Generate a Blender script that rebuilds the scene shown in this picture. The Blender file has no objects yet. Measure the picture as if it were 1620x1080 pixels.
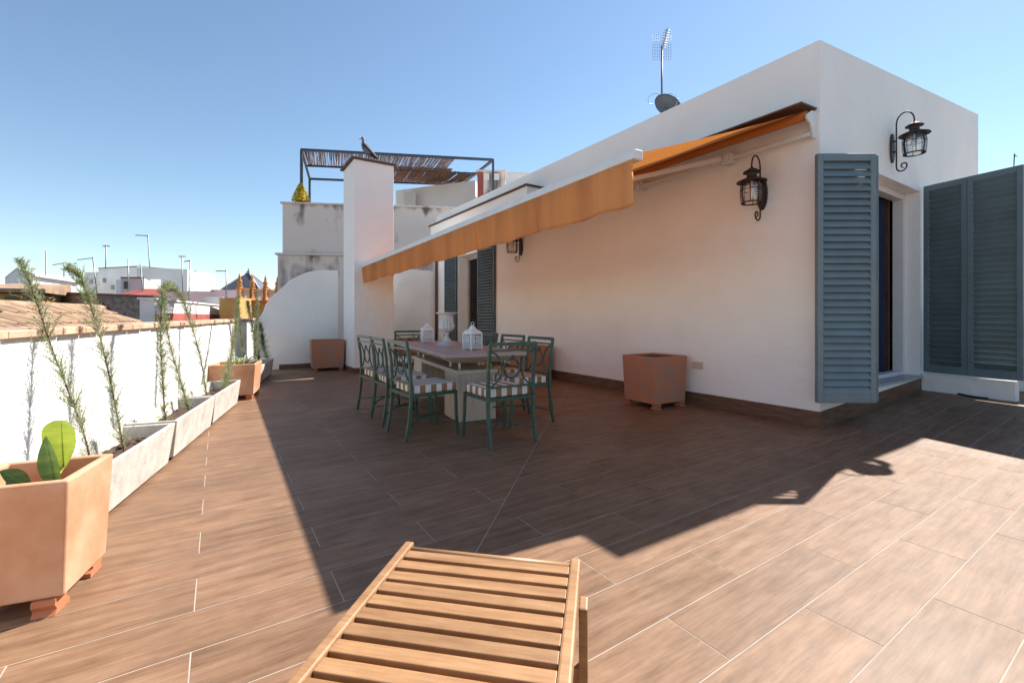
import bpy, bmesh, math, random
from mathutils import Vector, Matrix, Euler
random.seed(7)
S = bpy.context.scene
COL = S.collection
R = math.radians

# ---------------------------------------------------------------- camera
F, HOR, CX, H, YAW = 713.0, 502.0, 810.0, 1.10, R(33.1)
cam_d = bpy.data.cameras.new('camera')
cam = bpy.data.objects.new('camera', cam_d)
COL.objects.link(cam)
cam_d.sensor_width = 36.0
cam_d.lens = 36.0 * F / 1620.0
cam_d.shift_y = -(540.0 - HOR) / 1620.0
cam_d.clip_start = 0.02
cam_d.clip_end = 4000.0
cam.location = (0, 0, H)
cam.rotation_euler = (R(90), 0, -YAW)
S.camera = cam

# ---------------------------------------------------------------- sky and sun
SUN_TO = Vector((-0.906, -0.165, -1.0)).normalized()
EL = math.asin(-SUN_TO.z)
AZ = math.atan2(-SUN_TO.x, -SUN_TO.y)
W = bpy.data.worlds.new('World')
S.world = W
W.use_nodes = True
wn = W.node_tree.nodes
bg = wn['Background']
sky = wn.new('ShaderNodeTexSky')
sky.sky_type = 'NISHITA'
sky.sun_disc = False
sky.sun_elevation = EL
sky.sun_rotation = AZ
sky.altitude = 20
sky.air_density = 1.0
sky.dust_density = 0.1
sky.ozone_density = 0.8
tint = wn.new('ShaderNodeMix'); tint.data_type = 'RGBA'; tint.blend_type = 'MULTIPLY'; tint.inputs['Factor'].default_value = 1.0
tint.inputs['B'].default_value = (0.95, 1.0, 0.985, 1)
W.node_tree.links.new(sky.outputs[0], tint.inputs['A'])
W.node_tree.links.new(tint.outputs['Result'], bg.inputs[0])
bg.inputs[1].default_value = 0.090
sl = bpy.data.lights.new('sun', 'SUN')
sl.energy = 5.0
sl.angle = R(0.5)
sl.color = (1.0, 0.95, 0.87)
so = bpy.data.objects.new('sun', sl)
COL.objects.link(so)
so.location = (20, 5, 25)
so.rotation_euler = SUN_TO.to_track_quat('-Z', 'Y').to_euler()
S.view_settings.view_transform = 'Standard'
S.view_settings.look = 'None'
S.view_settings.gamma = 1.0
S.view_settings.use_curve_mapping = False
S.view_settings.exposure = 1.0

# ---------------------------------------------------------------- pixel to place
FW = Vector((math.sin(YAW), math.cos(YAW), 0))
RT = Vector((math.cos(YAW), -math.sin(YAW), 0))
C0 = Vector((0, 0, H))
def ray(x, y):
    return FW + RT * ((x - CX) / F) + Vector((0, 0, (HOR - y) / F))
def at_d(x, y, d):
    return C0 + ray(x, y) * d
def on_plane(x, y, p, n):
    r = ray(x, y)
    return C0 + r * ((Vector(p) - C0).dot(n) / r.dot(n))
def to_px(p):
    q = Vector(p) - C0
    d = q.dot(FW)
    return CX + F * q.dot(RT) / d, HOR - F * q.z / d, d

# ---------------------------------------------------------------- materials
MATS = {}
def nodes_of(name):
    m = bpy.data.materials.new(name)
    m.use_nodes = True
    return m, m.node_tree.nodes, m.node_tree.links
def mat(name, col, rough=0.6, var=0.12, scale=6.0, bump=0.0, bscale=60.0, metal=0.0, spec=0.5,
        col2=None, lo=0.35, hi=0.7, stretch=(1, 1, 1), rnd=0.0, coord='pos', detail=6.0, trans=0.0, big=0.0):
    """procedural colour: two tones mixed by noise, fine bump, per-object tint"""
    m, N, L = nodes_of(name)
    b = N['Principled BSDF']
    b.inputs['Roughness'].default_value = rough
    b.inputs['Metallic'].default_value = metal
    b.inputs['Specular IOR Level'].default_value = spec
    if coord == 'pos':
        src = N.new('ShaderNodeNewGeometry').outputs['Position']
    else:
        src = N.new('ShaderNodeTexCoord').outputs['Object']
    mp = N.new('ShaderNodeMapping')
    mp.inputs['Scale'].default_value = stretch
    L.new(src, mp.inputs[0])
    nz = N.new('ShaderNodeTexNoise')
    nz.inputs['Scale'].default_value = scale
    nz.inputs['Detail'].default_value = detail
    L.new(mp.outputs[0], nz.inputs['Vector'])
    rp = N.new('ShaderNodeMapRange')
    rp.inputs['From Min'].default_value = lo
    rp.inputs['From Max'].default_value = hi
    L.new(nz.outputs['Fac'], rp.inputs['Value'])
    mx = N.new('ShaderNodeMix')
    mx.data_type = 'RGBA'
    c2 = col2 if col2 else tuple(c * (1 - var * 2) for c in col)
    mx.inputs['A'].default_value = (*col, 1)
    mx.inputs['B'].default_value = (*c2, 1)
    L.new(rp.outputs[0], mx.inputs['Factor'])
    out = mx.outputs['Result']
    if rnd > 0:
        oi = N.new('ShaderNodeObjectInfo')
        mr = N.new('ShaderNodeMapRange')
        mr.inputs['To Min'].default_value = 1 - rnd
        mr.inputs['To Max'].default_value = 1 + rnd
        L.new(oi.outputs['Random'], mr.inputs['Value'])
        hv = N.new('ShaderNodeHueSaturation')
        L.new(mr.outputs[0], hv.inputs['Value'])
        L.new(out, hv.inputs['Color'])
        out = hv.outputs[0]
    L.new(out, b.inputs['Base Color'])
    if bump > 0:
        n2 = N.new('ShaderNodeTexNoise')
        n2.inputs['Scale'].default_value = bscale
        n2.inputs['Detail'].default_value = 4
        L.new(mp.outputs[0], n2.inputs['Vector'])
        bp = N.new('ShaderNodeBump')
        bp.inputs['Strength'].default_value = bump
        bp.inputs['Distance'].default_value = 0.01
        L.new(n2.outputs['Fac'], bp.inputs['Height'])
        L.new(bp.outputs[0], b.inputs['Normal'])
        if big > 0:          # trowel ripples
            n4 = N.new('ShaderNodeTexNoise'); n4.inputs['Scale'].default_value = 3.2; n4.inputs['Detail'].default_value = 3
            L.new(mp.outputs[0], n4.inputs['Vector'])
            b2 = N.new('ShaderNodeBump'); b2.inputs['Strength'].default_value = big; b2.inputs['Distance'].default_value = 0.05
            L.new(n4.outputs['Fac'], b2.inputs['Height']); L.new(b2.outputs[0], bp.inputs['Normal'])
    if trans > 0:
        t = N.new('ShaderNodeBsdfTranslucent')
        L.new(out, t.inputs[0])
        ms = N.new('ShaderNodeMixShader')
        ms.inputs[0].default_value = trans
        L.new(b.outputs[0], ms.inputs[1])
        L.new(t.outputs[0], ms.inputs[2])
        L.new(ms.outputs[0], N['Material Output'].inputs[0])
    MATS[name] = m
    return m

def glass(name, tint=(0.9, 0.95, 0.95), clear=0.8, rough=0.03):
    m, N, L = nodes_of(name)
    N.remove(N['Principled BSDF'])
    tr = N.new('ShaderNodeBsdfTransparent'); tr.inputs[0].default_value = (*tint, 1)
    gl = N.new('ShaderNodeBsdfGlossy'); gl.inputs['Roughness'].default_value = rough
    gl.inputs[0].default_value = (0.9, 0.92, 0.95, 1)
    fr = N.new('ShaderNodeFresnel'); fr.inputs[0].default_value = 1.3
    ad = N.new('ShaderNodeMath'); ad.operation = 'ADD'; ad.use_clamp = True
    ad.inputs[1].default_value = 1 - clear
    L.new(fr.outputs[0], ad.inputs[0])
    ms = N.new('ShaderNodeMixShader')
    L.new(ad.outputs[0], ms.inputs[0]); L.new(tr.outputs[0], ms.inputs[1]); L.new(gl.outputs[0], ms.inputs[2])
    L.new(ms.outputs[0], N['Material Output'].inputs[0])
    MATS[name] = m

mat('plaster', (0.915, 0.885, 0.855), 0.85, var=0.03, scale=1.3, bump=0.10, bscale=35, big=0.6)
mat('plaster_plain', (0.88, 0.85, 0.82), 0.85, var=0.04, scale=2.0, bump=0.15, bscale=30)
mat('plaster_left', (0.82, 0.80, 0.78), 0.85, var=0.04, scale=2.0, bump=0.15, bscale=30, big=0.5)
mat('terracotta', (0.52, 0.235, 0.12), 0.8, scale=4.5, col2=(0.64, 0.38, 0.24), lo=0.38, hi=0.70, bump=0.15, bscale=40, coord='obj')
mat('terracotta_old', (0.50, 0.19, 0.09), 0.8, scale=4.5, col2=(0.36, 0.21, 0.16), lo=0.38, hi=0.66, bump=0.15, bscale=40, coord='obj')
mat('terracotta_foot', (0.48, 0.17, 0.08), 0.8, scale=9, var=0.15, bump=0.1)
mat('concrete', (0.55, 0.51, 0.46), 0.9, scale=11, col2=(0.38, 0.34, 0.29), lo=0.42, hi=0.78, bump=0.35, bscale=90)
mat('soil', (0.09, 0.055, 0.035), 0.95, scale=30, var=0.3, bump=1.0, bscale=60)
mat('grout', (0.44, 0.37, 0.315), 0.9, var=0.1, scale=8)
mat('plinth_tile', (0.19, 0.10, 0.055), 0.5, scale=5, var=0.25, stretch=(1, 1, 7), bump=0.05)
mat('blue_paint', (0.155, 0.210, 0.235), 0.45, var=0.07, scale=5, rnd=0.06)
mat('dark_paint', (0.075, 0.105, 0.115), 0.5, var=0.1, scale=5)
mat('iron', (0.045, 0.036, 0.034), 0.6, scale=30, col2=(0.085, 0.06, 0.05), bump=0.2, bscale=120, metal=0.3)
mat('green_metal', (0.055, 0.115, 0.085), 0.42, scale=25, var=0.18, bump=0.05, metal=0.2)
mat('white_metal', (0.78, 0.76, 0.73), 0.5, var=0.05, scale=8)
mat('white_iron', (0.80, 0.80, 0.80), 0.6, var=0.06, scale=20)
mat('urn_white', (0.66, 0.64, 0.62), 0.75, scale=14, col2=(0.48, 0.46, 0.45), bump=0.2, bscale=50)
mat('travertine', (0.62, 0.52, 0.41), 0.6, scale=5, col2=(0.50, 0.40, 0.30), stretch=(6, 6, 0.6), bump=0.1, coord='obj')
mat('travertine_top', (0.44, 0.36, 0.33), 0.5, scale=4, col2=(0.36, 0.29, 0.27), bump=0.05, coord='obj')
mat('dark_board', (0.17, 0.09, 0.055), 0.7, scale=4, var=0.2, stretch=(4, 0.5, 4))
mat('slab_edge', (0.13, 0.085, 0.065), 0.8, scale=8, var=0.2)
mat('white_frame', (0.76, 0.76, 0.77), 0.4, var=0.03, scale=5)
mat('curtain', (0.022, 0.036, 0.10), 0.9, scale=4, var=0.3, stretch=(6, 6, 0.3))
mat('wood_brown', (0.14, 0.065, 0.03), 0.5, scale=5, var=0.3, stretch=(8, 8, 0.8))
mat('sill_stone', (0.42, 0.42, 0.43), 0.4, var=0.1, scale=9)
mat('beige_door', (0.50, 0.43, 0.37), 0.6, var=0.05)
mat('black_rubber', (0.012, 0.012, 0.013), 0.5, var=0.2)
mat('beige_plastic', (0.66, 0.58, 0.48), 0.5, var=0.05)
mat('steel', (0.20, 0.21, 0.23), 0.45, metal=0.7, var=0.15)
mat('dish_grey', (0.11, 0.11, 0.115), 0.6, var=0.12, scale=5)
mat('stem', (0.15, 0.075, 0.045), 0.85, var=0.25, scale=30)
mat('needles', (0.25, 0.31, 0.125), 0.6, scale=14, col2=(0.40, 0.40, 0.24), lo=0.4, hi=0.62, trans=0.25)
mat('needles_dark', (0.075, 0.13, 0.05), 0.6, scale=14, col2=(0.13, 0.18, 0.08), trans=0.2)
mat('leaf_lime', (0.46, 0.57, 0.04), 0.35, scale=5, col2=(0.24, 0.38, 0.03), trans=0.35, bump=0.4, bscale=40, stretch=(1, 1, 5))
mat('leaf_green', (0.06, 0.15, 0.03), 0.33, scale=9, col2=(0.15, 0.26, 0.06), trans=0.25, bump=0.5, bscale=45, stretch=(1, 1, 5))
mat('leaf_yellow', (0.80, 0.60, 0.04), 0.6, scale=9, col2=(0.62, 0.48, 0.05), trans=0.4)
mat('agave_pale', (0.42, 0.43, 0.18), 0.55, scale=8, col2=(0.26, 0.33, 0.12))
mat('agave', (0.22, 0.28, 0.17), 0.55, scale=8, var=0.2)
mat('cap_brick', (0.52, 0.30, 0.19), 0.85, scale=9, col2=(0.62, 0.44, 0.31), bump=0.3, bscale=50, rnd=0.14)
mat('roof_tile', (0.42, 0.27, 0.165), 0.9, scale=4, col2=(0.24, 0.155, 0.10), bump=0.2, bscale=30, rnd=0.22)
mat('old_brick', (0.27, 0.21, 0.185), 0.95, scale=5, col2=(0.13, 0.10, 0.09), lo=0.4, hi=0.7, bump=0.5, bscale=12, stretch=(1, 1, 2.2))
mat('far_white', (0.78, 0.75, 0.73), 0.9, var=0.06, scale=0.9)
mat('far_pink', (0.62, 0.55, 0.53), 0.9, var=0.08, scale=0.9)
mat('mauve', (0.36, 0.26, 0.29), 0.9, var=0.12, scale=1.2)
mat('red_paint', (0.42, 0.10, 0.08), 0.8, var=0.15, scale=1.5)
mat('maroon', (0.16, 0.045, 0.04), 0.85, var=0.15, scale=2)
mat('ochre', (0.62, 0.38, 0.12), 0.85, var=0.14, scale=1.6)
mat('orange_stone', (0.58, 0.27, 0.10), 0.85, var=0.2, scale=5)
mat('slate', (0.085, 0.10, 0.13), 0.6, var=0.2, scale=4)
mat('green_roof', (0.52, 0.58, 0.54), 0.7, var=0.12, scale=2)
mat('window_dark', (0.03, 0.035, 0.04), 0.2, var=0.2)
mat('ground_city', (0.22, 0.18, 0.15), 0.95, var=0.3, scale=0.05)
mat('bird_dark', (0.05, 0.036, 0.034), 0.7, var=0.2, scale=30)
mat('bird_grey', (0.20, 0.22, 0.26), 0.7, var=0.2, scale=30)
mat('bird_white', (0.62, 0.60, 0.58), 0.7, var=0.1, scale=20)
mat('reed', (0.27, 0.16, 0.11), 0.9, scale=6, col2=(0.16, 0.09, 0.07), stretch=(9, 9, 9), rnd=0.2)
mat('reed_pale', (0.33, 0.29, 0.30), 0.9, scale=6, col2=(0.22, 0.19, 0.21), rnd=0.2)
mat('frame_blue', (0.055, 0.07, 0.095), 0.5, var=0.1)
glass('window_glass', (0.75, 0.8, 0.85), 0.985)
glass('lamp_glass', (0.93, 0.93, 0.92), 0.90, 0.08)
m, N, L = nodes_of('bulb'); N['Principled BSDF'].inputs['Base Color'].default_value = (0.75, 0.72, 0.68, 1); N['Principled BSDF'].inputs['Roughness'].default_value = 0.2
MATS['bulb'] = m

def plaster_stained(name, base, stain):
    """old render: vertical dark streaks and blotches running down from the wall head"""
    m, N, L = nodes_of(name)
    b = N['Principled BSDF']; b.inputs['Roughness'].default_value = 0.92
    g = N.new('ShaderNodeNewGeometry')
    mp = N.new('ShaderNodeMapping'); mp.inputs['Scale'].default_value = (2.6, 2.6, 0.35)
    L.new(g.outputs['Position'], mp.inputs[0])
    n1 = N.new('ShaderNodeTexNoise'); n1.inputs['Scale'].default_value = 1.3; n1.inputs['Detail'].default_value = 7
    L.new(mp.outputs[0], n1.inputs['Vector'])
    n2 = N.new('ShaderNodeTexNoise'); n2.inputs['Scale'].default_value = 1.6; n2.inputs['Detail'].default_value = 8
    L.new(g.outputs['Position'], n2.inputs['Vector'])
    mu = N.new('ShaderNodeMath'); mu.operation = 'MULTIPLY'
    L.new(n1.outputs['Fac'], mu.inputs[0]); L.new(n2.outputs['Fac'], mu.inputs[1])
    tc = N.new('ShaderNodeTexCoord')
    sp = N.new('ShaderNodeSeparateXYZ'); L.new(tc.outputs['Generated'], sp.inputs[0])
    mz = N.new('ShaderNodeMapRange'); mz.inputs['From Min'].default_value = 0.86; mz.inputs['From Max'].default_value = 1.0
    mz.inputs['To Min'].default_value = 0.0; mz.inputs['To Max'].default_value = 0.13
    L.new(sp.outputs[2], mz.inputs['Value'])
    ad = N.new('ShaderNodeMath'); ad.operation = 'ADD'
    L.new(mu.outputs[0], ad.inputs[0]); L.new(mz.outputs[0], ad.inputs[1])
    r = N.new('ShaderNodeMapRange'); r.inputs['From Min'].default_value = 0.325; r.inputs['From Max'].default_value = 0.48
    L.new(ad.outputs[0], r.inputs['Value'])
    mx = N.new('ShaderNodeMix'); mx.data_type = 'RGBA'
    mx.inputs['A'].default_value = (*base, 1); mx.inputs['B'].default_value = (*stain, 1)
    L.new(r.outputs[0], mx.inputs['Factor']); L.new(mx.outputs['Result'], b.inputs['Base Color'])
    bp = N.new('ShaderNodeBump'); bp.inputs['Strength'].default_value = 0.4; bp.inputs['Distance'].default_value = 0.02
    L.new(n2.outputs['Fac'], bp.inputs['Height']); L.new(bp.outputs[0], b.inputs['Normal'])
    MATS[name] = m
plaster_stained('old_render', (0.70, 0.61, 0.55), (0.15, 0.12, 0.11))

def wood_material(name, c1, c2, c3, rough, axis, fine=1.0, rnd=0.1, spec=0.5, coord='pos'):
    """grain stretched along one axis, shifted per object"""
    m, N, L = nodes_of(name)
    b = N['Principled BSDF']; b.inputs['Specular IOR Level'].default_value = spec
    src = (N.new('ShaderNodeNewGeometry').outputs['Position'] if coord == 'pos' else N.new('ShaderNodeTexCoord').outputs['Object'])
    oi = N.new('ShaderNodeObjectInfo')
    ad = N.new('ShaderNodeVectorMath'); ad.operation = 'ADD'
    sc = N.new('ShaderNodeMath'); sc.operation = 'MULTIPLY'; sc.inputs[1].default_value = 37.0
    L.new(oi.outputs['Random'], sc.inputs[0])
    cb = N.new('ShaderNodeCombineXYZ')
    L.new(sc.outputs[0], cb.inputs[0]); L.new(sc.outputs[0], cb.inputs[1]); 
    L.new(src, ad.inputs[0]); L.new(cb.outputs[0], ad.inputs[1])
    mp = N.new('ShaderNodeMapping')
    s = [24.0 * fine] * 3; s[axis] = 2.4 * fine
    mp.inputs['Scale'].default_value = s
    L.new(ad.outputs[0], mp.inputs[0])
    n1 = N.new('ShaderNodeTexNoise'); n1.inputs['Scale'].default_value = 1.0; n1.inputs['Detail'].default_value = 8; n1.inputs['Distortion'].default_value = 0.15
    L.new(mp.outputs[0], n1.inputs['Vector'])
    mp2 = N.new('ShaderNodeMapping')
    s2 = [95.0 * fine] * 3; s2[axis] = 9.0 * fine
    mp2.inputs['Scale'].default_value = s2
    L.new(ad.outputs[0], mp2.inputs[0])
    n2 = N.new('ShaderNodeTexNoise'); n2.inputs['Scale'].default_value = 1.0; n2.inputs['Detail'].default_value = 4
    L.new(mp2.outputs[0], n2.inputs['Vector'])
    cr = N.new('ShaderNodeValToRGB')
    cr.color_ramp.elements[0].position = 0.30; cr.color_ramp.elements[0].color = (*c2, 1)
    cr.color_ramp.elements[1].position = 0.70; cr.color_ramp.elements[1].color = (*c3, 1)
    e = cr.color_ramp.elements.new(0.5); e.color = (*c1, 1)
    mixf = N.new('ShaderNodeMix'); mixf.data_type = 'FLOAT'; mixf.inputs['Factor'].default_value = 0.38
    L.new(n1.outputs['Fac'], mixf.inputs['A']); L.new(n2.outputs['Fac'], mixf.inputs['B'])
    L.new(mixf.outputs['Result'], cr.inputs[0])
    mr = N.new('ShaderNodeMapRange'); mr.inputs['To Min'].default_value = 1 - rnd; mr.inputs['To Max'].default_value = 1 + rnd
    L.new(oi.outputs['Random'], mr.inputs['Value'])
    hv = N.new('ShaderNodeHueSaturation')
    L.new(mr.outputs[0], hv.inputs['Value']); L.new(cr.outputs[0], hv.inputs['Color'])
    hv2 = N.new('ShaderNodeHueSaturation')
    L.new(hv.outputs[0], hv2.inputs['Color'])
    L.new(hv2.outputs[0], b.inputs['Base Color'])
    # dust and scuffs change the gloss
    n3 = N.new('ShaderNodeTexNoise'); n3.inputs['Scale'].default_value = 2.3; n3.inputs['Detail'].default_value = 6
    L.new(src, n3.inputs['Vector'])
    rr = N.new('ShaderNodeMapRange'); rr.inputs['From Min'].default_value = 0.3; rr.inputs['From Max'].default_value = 0.7
    rr.inputs['To Min'].default_value = rough - 0.07; rr.inputs['To Max'].default_value = rough + 0.1
    L.new(n3.outputs['Fac'], rr.inputs['Value']); L.new(rr.outputs[0], b.inputs['Roughness'])
    n5 = N.new('ShaderNodeTexNoise'); n5.inputs['Scale'].default_value = 5.5; n5.inputs['Detail'].default_value = 9; n5.inputs['Roughness'].default_value = 0.7
    L.new(src, n5.inputs['Vector'])
    r5 = N.new('ShaderNodeMapRange'); r5.inputs['From Min'].default_value = 0.32; r5.inputs['From Max'].default_value = 0.68
    r5.inputs['To Min'].default_value = 0.84; r5.inputs['To Max'].default_value = 1.12
    L.new(n5.outputs['Fac'], r5.inputs['Value']); L.new(r5.outputs[0], hv2.inputs['Value'])
    bp = N.new('ShaderNodeBump'); bp.inputs['Strength'].default_value = 0.05; bp.inputs['Distance'].default_value = 0.004
    L.new(n2.outputs['Fac'], bp.inputs['Height']); L.new(bp.outputs[0], b.inputs['Normal'])
    MATS[name] = m
wood_material('plank', (0.218, 0.125, 0.074), (0.135, 0.072, 0.040), (0.292, 0.176, 0.110), 0.48, 0, spec=0.2, rnd=0.09)
wood_material('teak', (0.32, 0.165, 0.070), (0.235, 0.112, 0.042), (0.41, 0.23, 0.11), 0.45, 0, fine=1.3, rnd=0.15, coord='obj')

def fabric(name, col, col2, trans, streak):
    m, N, L = nodes_of(name)
    b = N['Principled BSDF']; b.inputs['Roughness'].default_value = 0.85
    g = N.new('ShaderNodeNewGeometry')
    mp = N.new('ShaderNodeMapping'); mp.inputs['Scale'].default_value = streak
    L.new(g.outputs['Position'], mp.inputs[0])
    n1 = N.new('ShaderNodeTexNoise'); n1.inputs['Scale'].default_value = 1.0; n1.inputs['Detail'].default_value = 5
    L.new(mp.outputs[0], n1.inputs['Vector'])
    r = N.new('ShaderNodeMapRange'); r.inputs['From Min'].default_value = 0.45; r.inputs['From Max'].default_value = 0.75
    L.new(n1.outputs['Fac'], r.inputs['Value'])
    mx = N.new('ShaderNodeMix'); mx.data_type = 'RGBA'
    mx.inputs['A'].default_value = (*col, 1); mx.inputs['B'].default_value = (*col2, 1)
    L.new(r.outputs[0], mx.inputs['Factor'])
    L.new(mx.outputs['Result'], b.inputs['Base Color'])
    t = N.new('ShaderNodeBsdfTranslucent'); L.new(mx.outputs['Result'], t.inputs[0])
    ms = N.new('ShaderNodeMixShader'); ms.inputs[0].default_value = trans
    L.new(b.outputs[0], ms.inputs[1]); L.new(t.outputs[0], ms.inputs[2])
    L.new(ms.outputs[0], N['Material Output'].inputs[0])
    MATS[name] = m
fabric('awning_cloth', (0.76, 0.27, 0.06), (0.68, 0.22, 0.05), 0.38, (0.8, 0.8, 0.8))
fabric('valance_cloth', (0.82, 0.38, 0.14), (0.58, 0.25, 0.10), 0.58, (0.5, 3.2, 0.4))

def stripes():
    m, N, L = nodes_of('cushion')
    b = N['Principled BSDF']; b.inputs['Roughness'].default_value = 0.9
    tc = N.new('ShaderNodeTexCoord')
    so_ = N.new('ShaderNodeSeparateXYZ'); L.new(tc.outputs['Object'], so_.inputs[0])
    sn = N.new('ShaderNodeSeparateXYZ'); L.new(tc.outputs['Normal'], sn.inputs[0])
    ab = N.new('ShaderNodeMath'); ab.operation = 'ABSOLUTE'; L.new(sn.outputs[0], ab.inputs[0])
    gt = N.new('ShaderNodeMath'); gt.operation = 'GREATER_THAN'; gt.inputs[1].default_value = 0.7; L.new(ab.outputs[0], gt.inputs[0])
    mf = N.new('ShaderNodeMix'); mf.data_type = 'FLOAT'
    L.new(gt.outputs[0], mf.inputs['Factor']); L.new(so_.outputs[0], mf.inputs['A']); L.new(so_.outputs[1], mf.inputs['B'])
    mu = N.new('ShaderNodeMath'); mu.operation = 'MULTIPLY_ADD'; mu.inputs[1].default_value = 1 / 0.108; mu.inputs[2].default_value = 50.25
    L.new(mf.outputs['Result'], mu.inputs[0])
    fr = N.new('ShaderNodeMath'); fr.operation = 'FRACT'; L.new(mu.outputs[0], fr.inputs[0])
    g2 = N.new('ShaderNodeMath'); g2.operation = 'GREATER_THAN'; g2.inputs[1].default_value = 0.5; L.new(fr.outputs[0], g2.inputs[0])
    mx = N.new('ShaderNodeMix'); mx.data_type = 'RGBA'
    mx.inputs['A'].default_value = (0.30, 0.165, 0.075, 1); mx.inputs['B'].default_value = (0.72, 0.68, 0.62, 1)
    L.new(g2.outputs[0], mx.inputs['Factor']); L.new(mx.outputs['Result'], b.inputs['Base Color'])
    MATS['cushion'] = m
stripes()

# ---------------------------------------------------------------- mesh builder
class MB:
    def __init__(self):
        self.v, self.f, self.s = [], [], []
    def add(self, verts, faces, smooth=False):
        o = len(self.v)
        self.v += [tuple(p) for p in verts]
        self.f += [tuple(i + o for i in q) for q in faces]
        self.s += [smooth] * len(faces)
        return self
    def box(self, x0, x1, y0, y1, z0, z1):
        return self.hexa([(x0, y0, z0), (x1, y0, z0), (x1, y1, z0), (x0, y1, z0)],
                         [(x0, y0, z1), (x1, y0, z1), (x1, y1, z1), (x0, y1, z1)])
    def hexa(self, b, t):
        return self.add(list(b) + list(t), [(3, 2, 1, 0), (4, 5, 6, 7), (0, 1, 5, 4), (1, 2, 6, 5), (2, 3, 7, 6), (3, 0, 4, 7)])
    def bar(self, p, q, w, h, up=(0, 0, 1)):
        p, q = Vector(p), Vector(q)
        d = (q - p).normalized()
        u = Vector(up)
        if abs(d.dot(u)) > 0.98: u = Vector((0, 1, 0)) if abs(d.y) < 0.9 else Vector((1, 0, 0))
        a = d.cross(u).normalized(); c = a.cross(d).normalized()
        o = [-a * w / 2 - c * h / 2, a * w / 2 - c * h / 2, a * w / 2 + c * h / 2, -a * w / 2 + c * h / 2]
        return self.hexa([p + x for x in o], [q + x for x in o])
    def tube(self, pts, r, n=8, closed=False, smooth=True):
        pts = [Vector(p) for p in pts]
        k = len(pts)
        rs = r if isinstance(r, (list, tuple)) else [r] * k
        vs, fs = [], []
        prev = None
        for i, p in enumerate(pts):
            if closed: t = pts[(i + 1) % k] - pts[i - 1]
            else: t = pts[min(i + 1, k - 1)] - pts[max(i - 1, 0)]
            t.normalize()
            if prev is None:
                a = t.orthogonal().normalized()
            else:
                a = (prev - t * prev.dot(t))
                a = a.normalized() if a.length > 1e-6 else t.orthogonal().normalized()
            prev = a
            c = t.cross(a)
            for j in range(n):
                th = 2 * math.pi * j / n
                vs.append(p + (a * math.cos(th) + c * math.sin(th)) * rs[i])
        for i in range(k if closed else k - 1):
            for j in range(n):
                i2 = (i + 1) % k
                fs.append((i * n + j, i * n + (j + 1) % n, i2 * n + (j + 1) % n, i2 * n + j))
        self.add(vs, fs, smooth)
        if not closed:
            self.add(vs[:n], [tuple(range(n))[::-1]]); self.add(vs[-n:], [tuple(range(n))])
        return self
    def lathe(self, prof, n=20, c=(0, 0, 0), smooth=True, flute=None, sx=1.0, sy=1.0):
        vs, fs = [], []
        for i, (r, z) in enumerate(prof):
            for j in range(n):
                th = 2 * math.pi * j / n
                rr = r * (1 + (flute(i, th) if flute else 0))
                vs.append((c[0] + rr * math.cos(th) * sx, c[1] + rr * math.sin(th) * sy, c[2] + z))
        for i in range(len(prof) - 1):
            for j in range(n):
                fs.append((i * n + j, i * n + (j + 1) % n, (i + 1) * n + (j + 1) % n, (i + 1) * n + j))
        self.add(vs, fs, smooth)
        self.add(vs[:n], [tuple(range(n))[::-1]]); self.add(vs[-n:], [tuple(range(n))])
        return self
    def prism(self, poly, fn, t0, t1):
        """poly: 2d outline, fn(u, v, t) -> 3d point"""
        n = len(poly)
        a = [fn(u, v, t0) for u, v in poly]; b = [fn(u, v, t1) for u, v in poly]
        fs = [tuple(range(n))[::-1], tuple(range(n, 2 * n))]
        fs += [(i, (i + 1) % n, n + (i + 1) % n, n + i) for i in range(n)]
        return self.add(a + b, fs)
    def data(self, name, mt, bevel=0.0, seg=2, angle=40):
        me = bpy.data.meshes.new(name)
        me.from_pydata([tuple(p) for p in self.v], [], self.f)
        me.polygons.foreach_set('use_smooth', self.s)
        bm = bmesh.new(); bm.from_mesh(me)
        bmesh.ops.remove_doubles(bm, verts=bm.verts, dist=1e-6)
        bmesh.ops.recalc_face_normals(bm, faces=bm.faces)
        if bevel > 0:
            es = [e for e in bm.edges if len(e.link_faces) == 2 and e.calc_face_angle(0) > R(angle)]
            bmesh.ops.bevel(bm, geom=es, offset=bevel, segments=seg, affect='EDGES', profile=0.5)
        bm.to_mesh(me); bm.free()
        for x in (mt if isinstance(mt, (list, tuple)) else [mt]):
            me.materials.append(MATS[x])
        return me
    def build(self, name, mt, parent=None, loc=(0, 0, 0), rz=0.0, bevel=0.0, seg=2, rot=None):
        return link(name, self.data(name, mt, bevel, seg), parent, loc, rz, rot)

def link(name, me, parent=None, loc=(0, 0, 0), rz=0.0, rot=None):
    o = bpy.data.objects.new(name, me)
    COL.objects.link(o)
    o.location = loc
    o.rotation_euler = rot if rot else (0, 0, rz)
    if parent: o.parent = parent
    return o
def thing(name, label, cat, loc=(0, 0, 0), rz=0.0, group=None):
    o = link(name, None, None, loc, rz)
    return tag(o, label, cat, group)
def tag(o, label, cat, group=None):
    o['label'] = label; o['category'] = cat
    if group: o['group'] = group
    return o
def struct(o):
    o['kind'] = 'structure'; return o
def stuff(o):
    o['kind'] = 'stuff'; return o
def copy_tree(o, parent=None):
    c = o.copy(); COL.objects.link(c); c.parent = parent
    for ch in list(o.children): copy_tree(ch, c)
    return c
def arc(c, r, a0, a1, n, fn):
    return [fn(c[0] + r * math.cos(R(a0 + (a1 - a0) * i / n)), c[1] + r * math.sin(R(a0 + (a1 - a0) * i / n))) for i in range(n + 1)]
def rect(x0, x1, y0, y1):
    return [(x0, y0), (x1, y0), (x1, y1), (x0, y1)]

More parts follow.
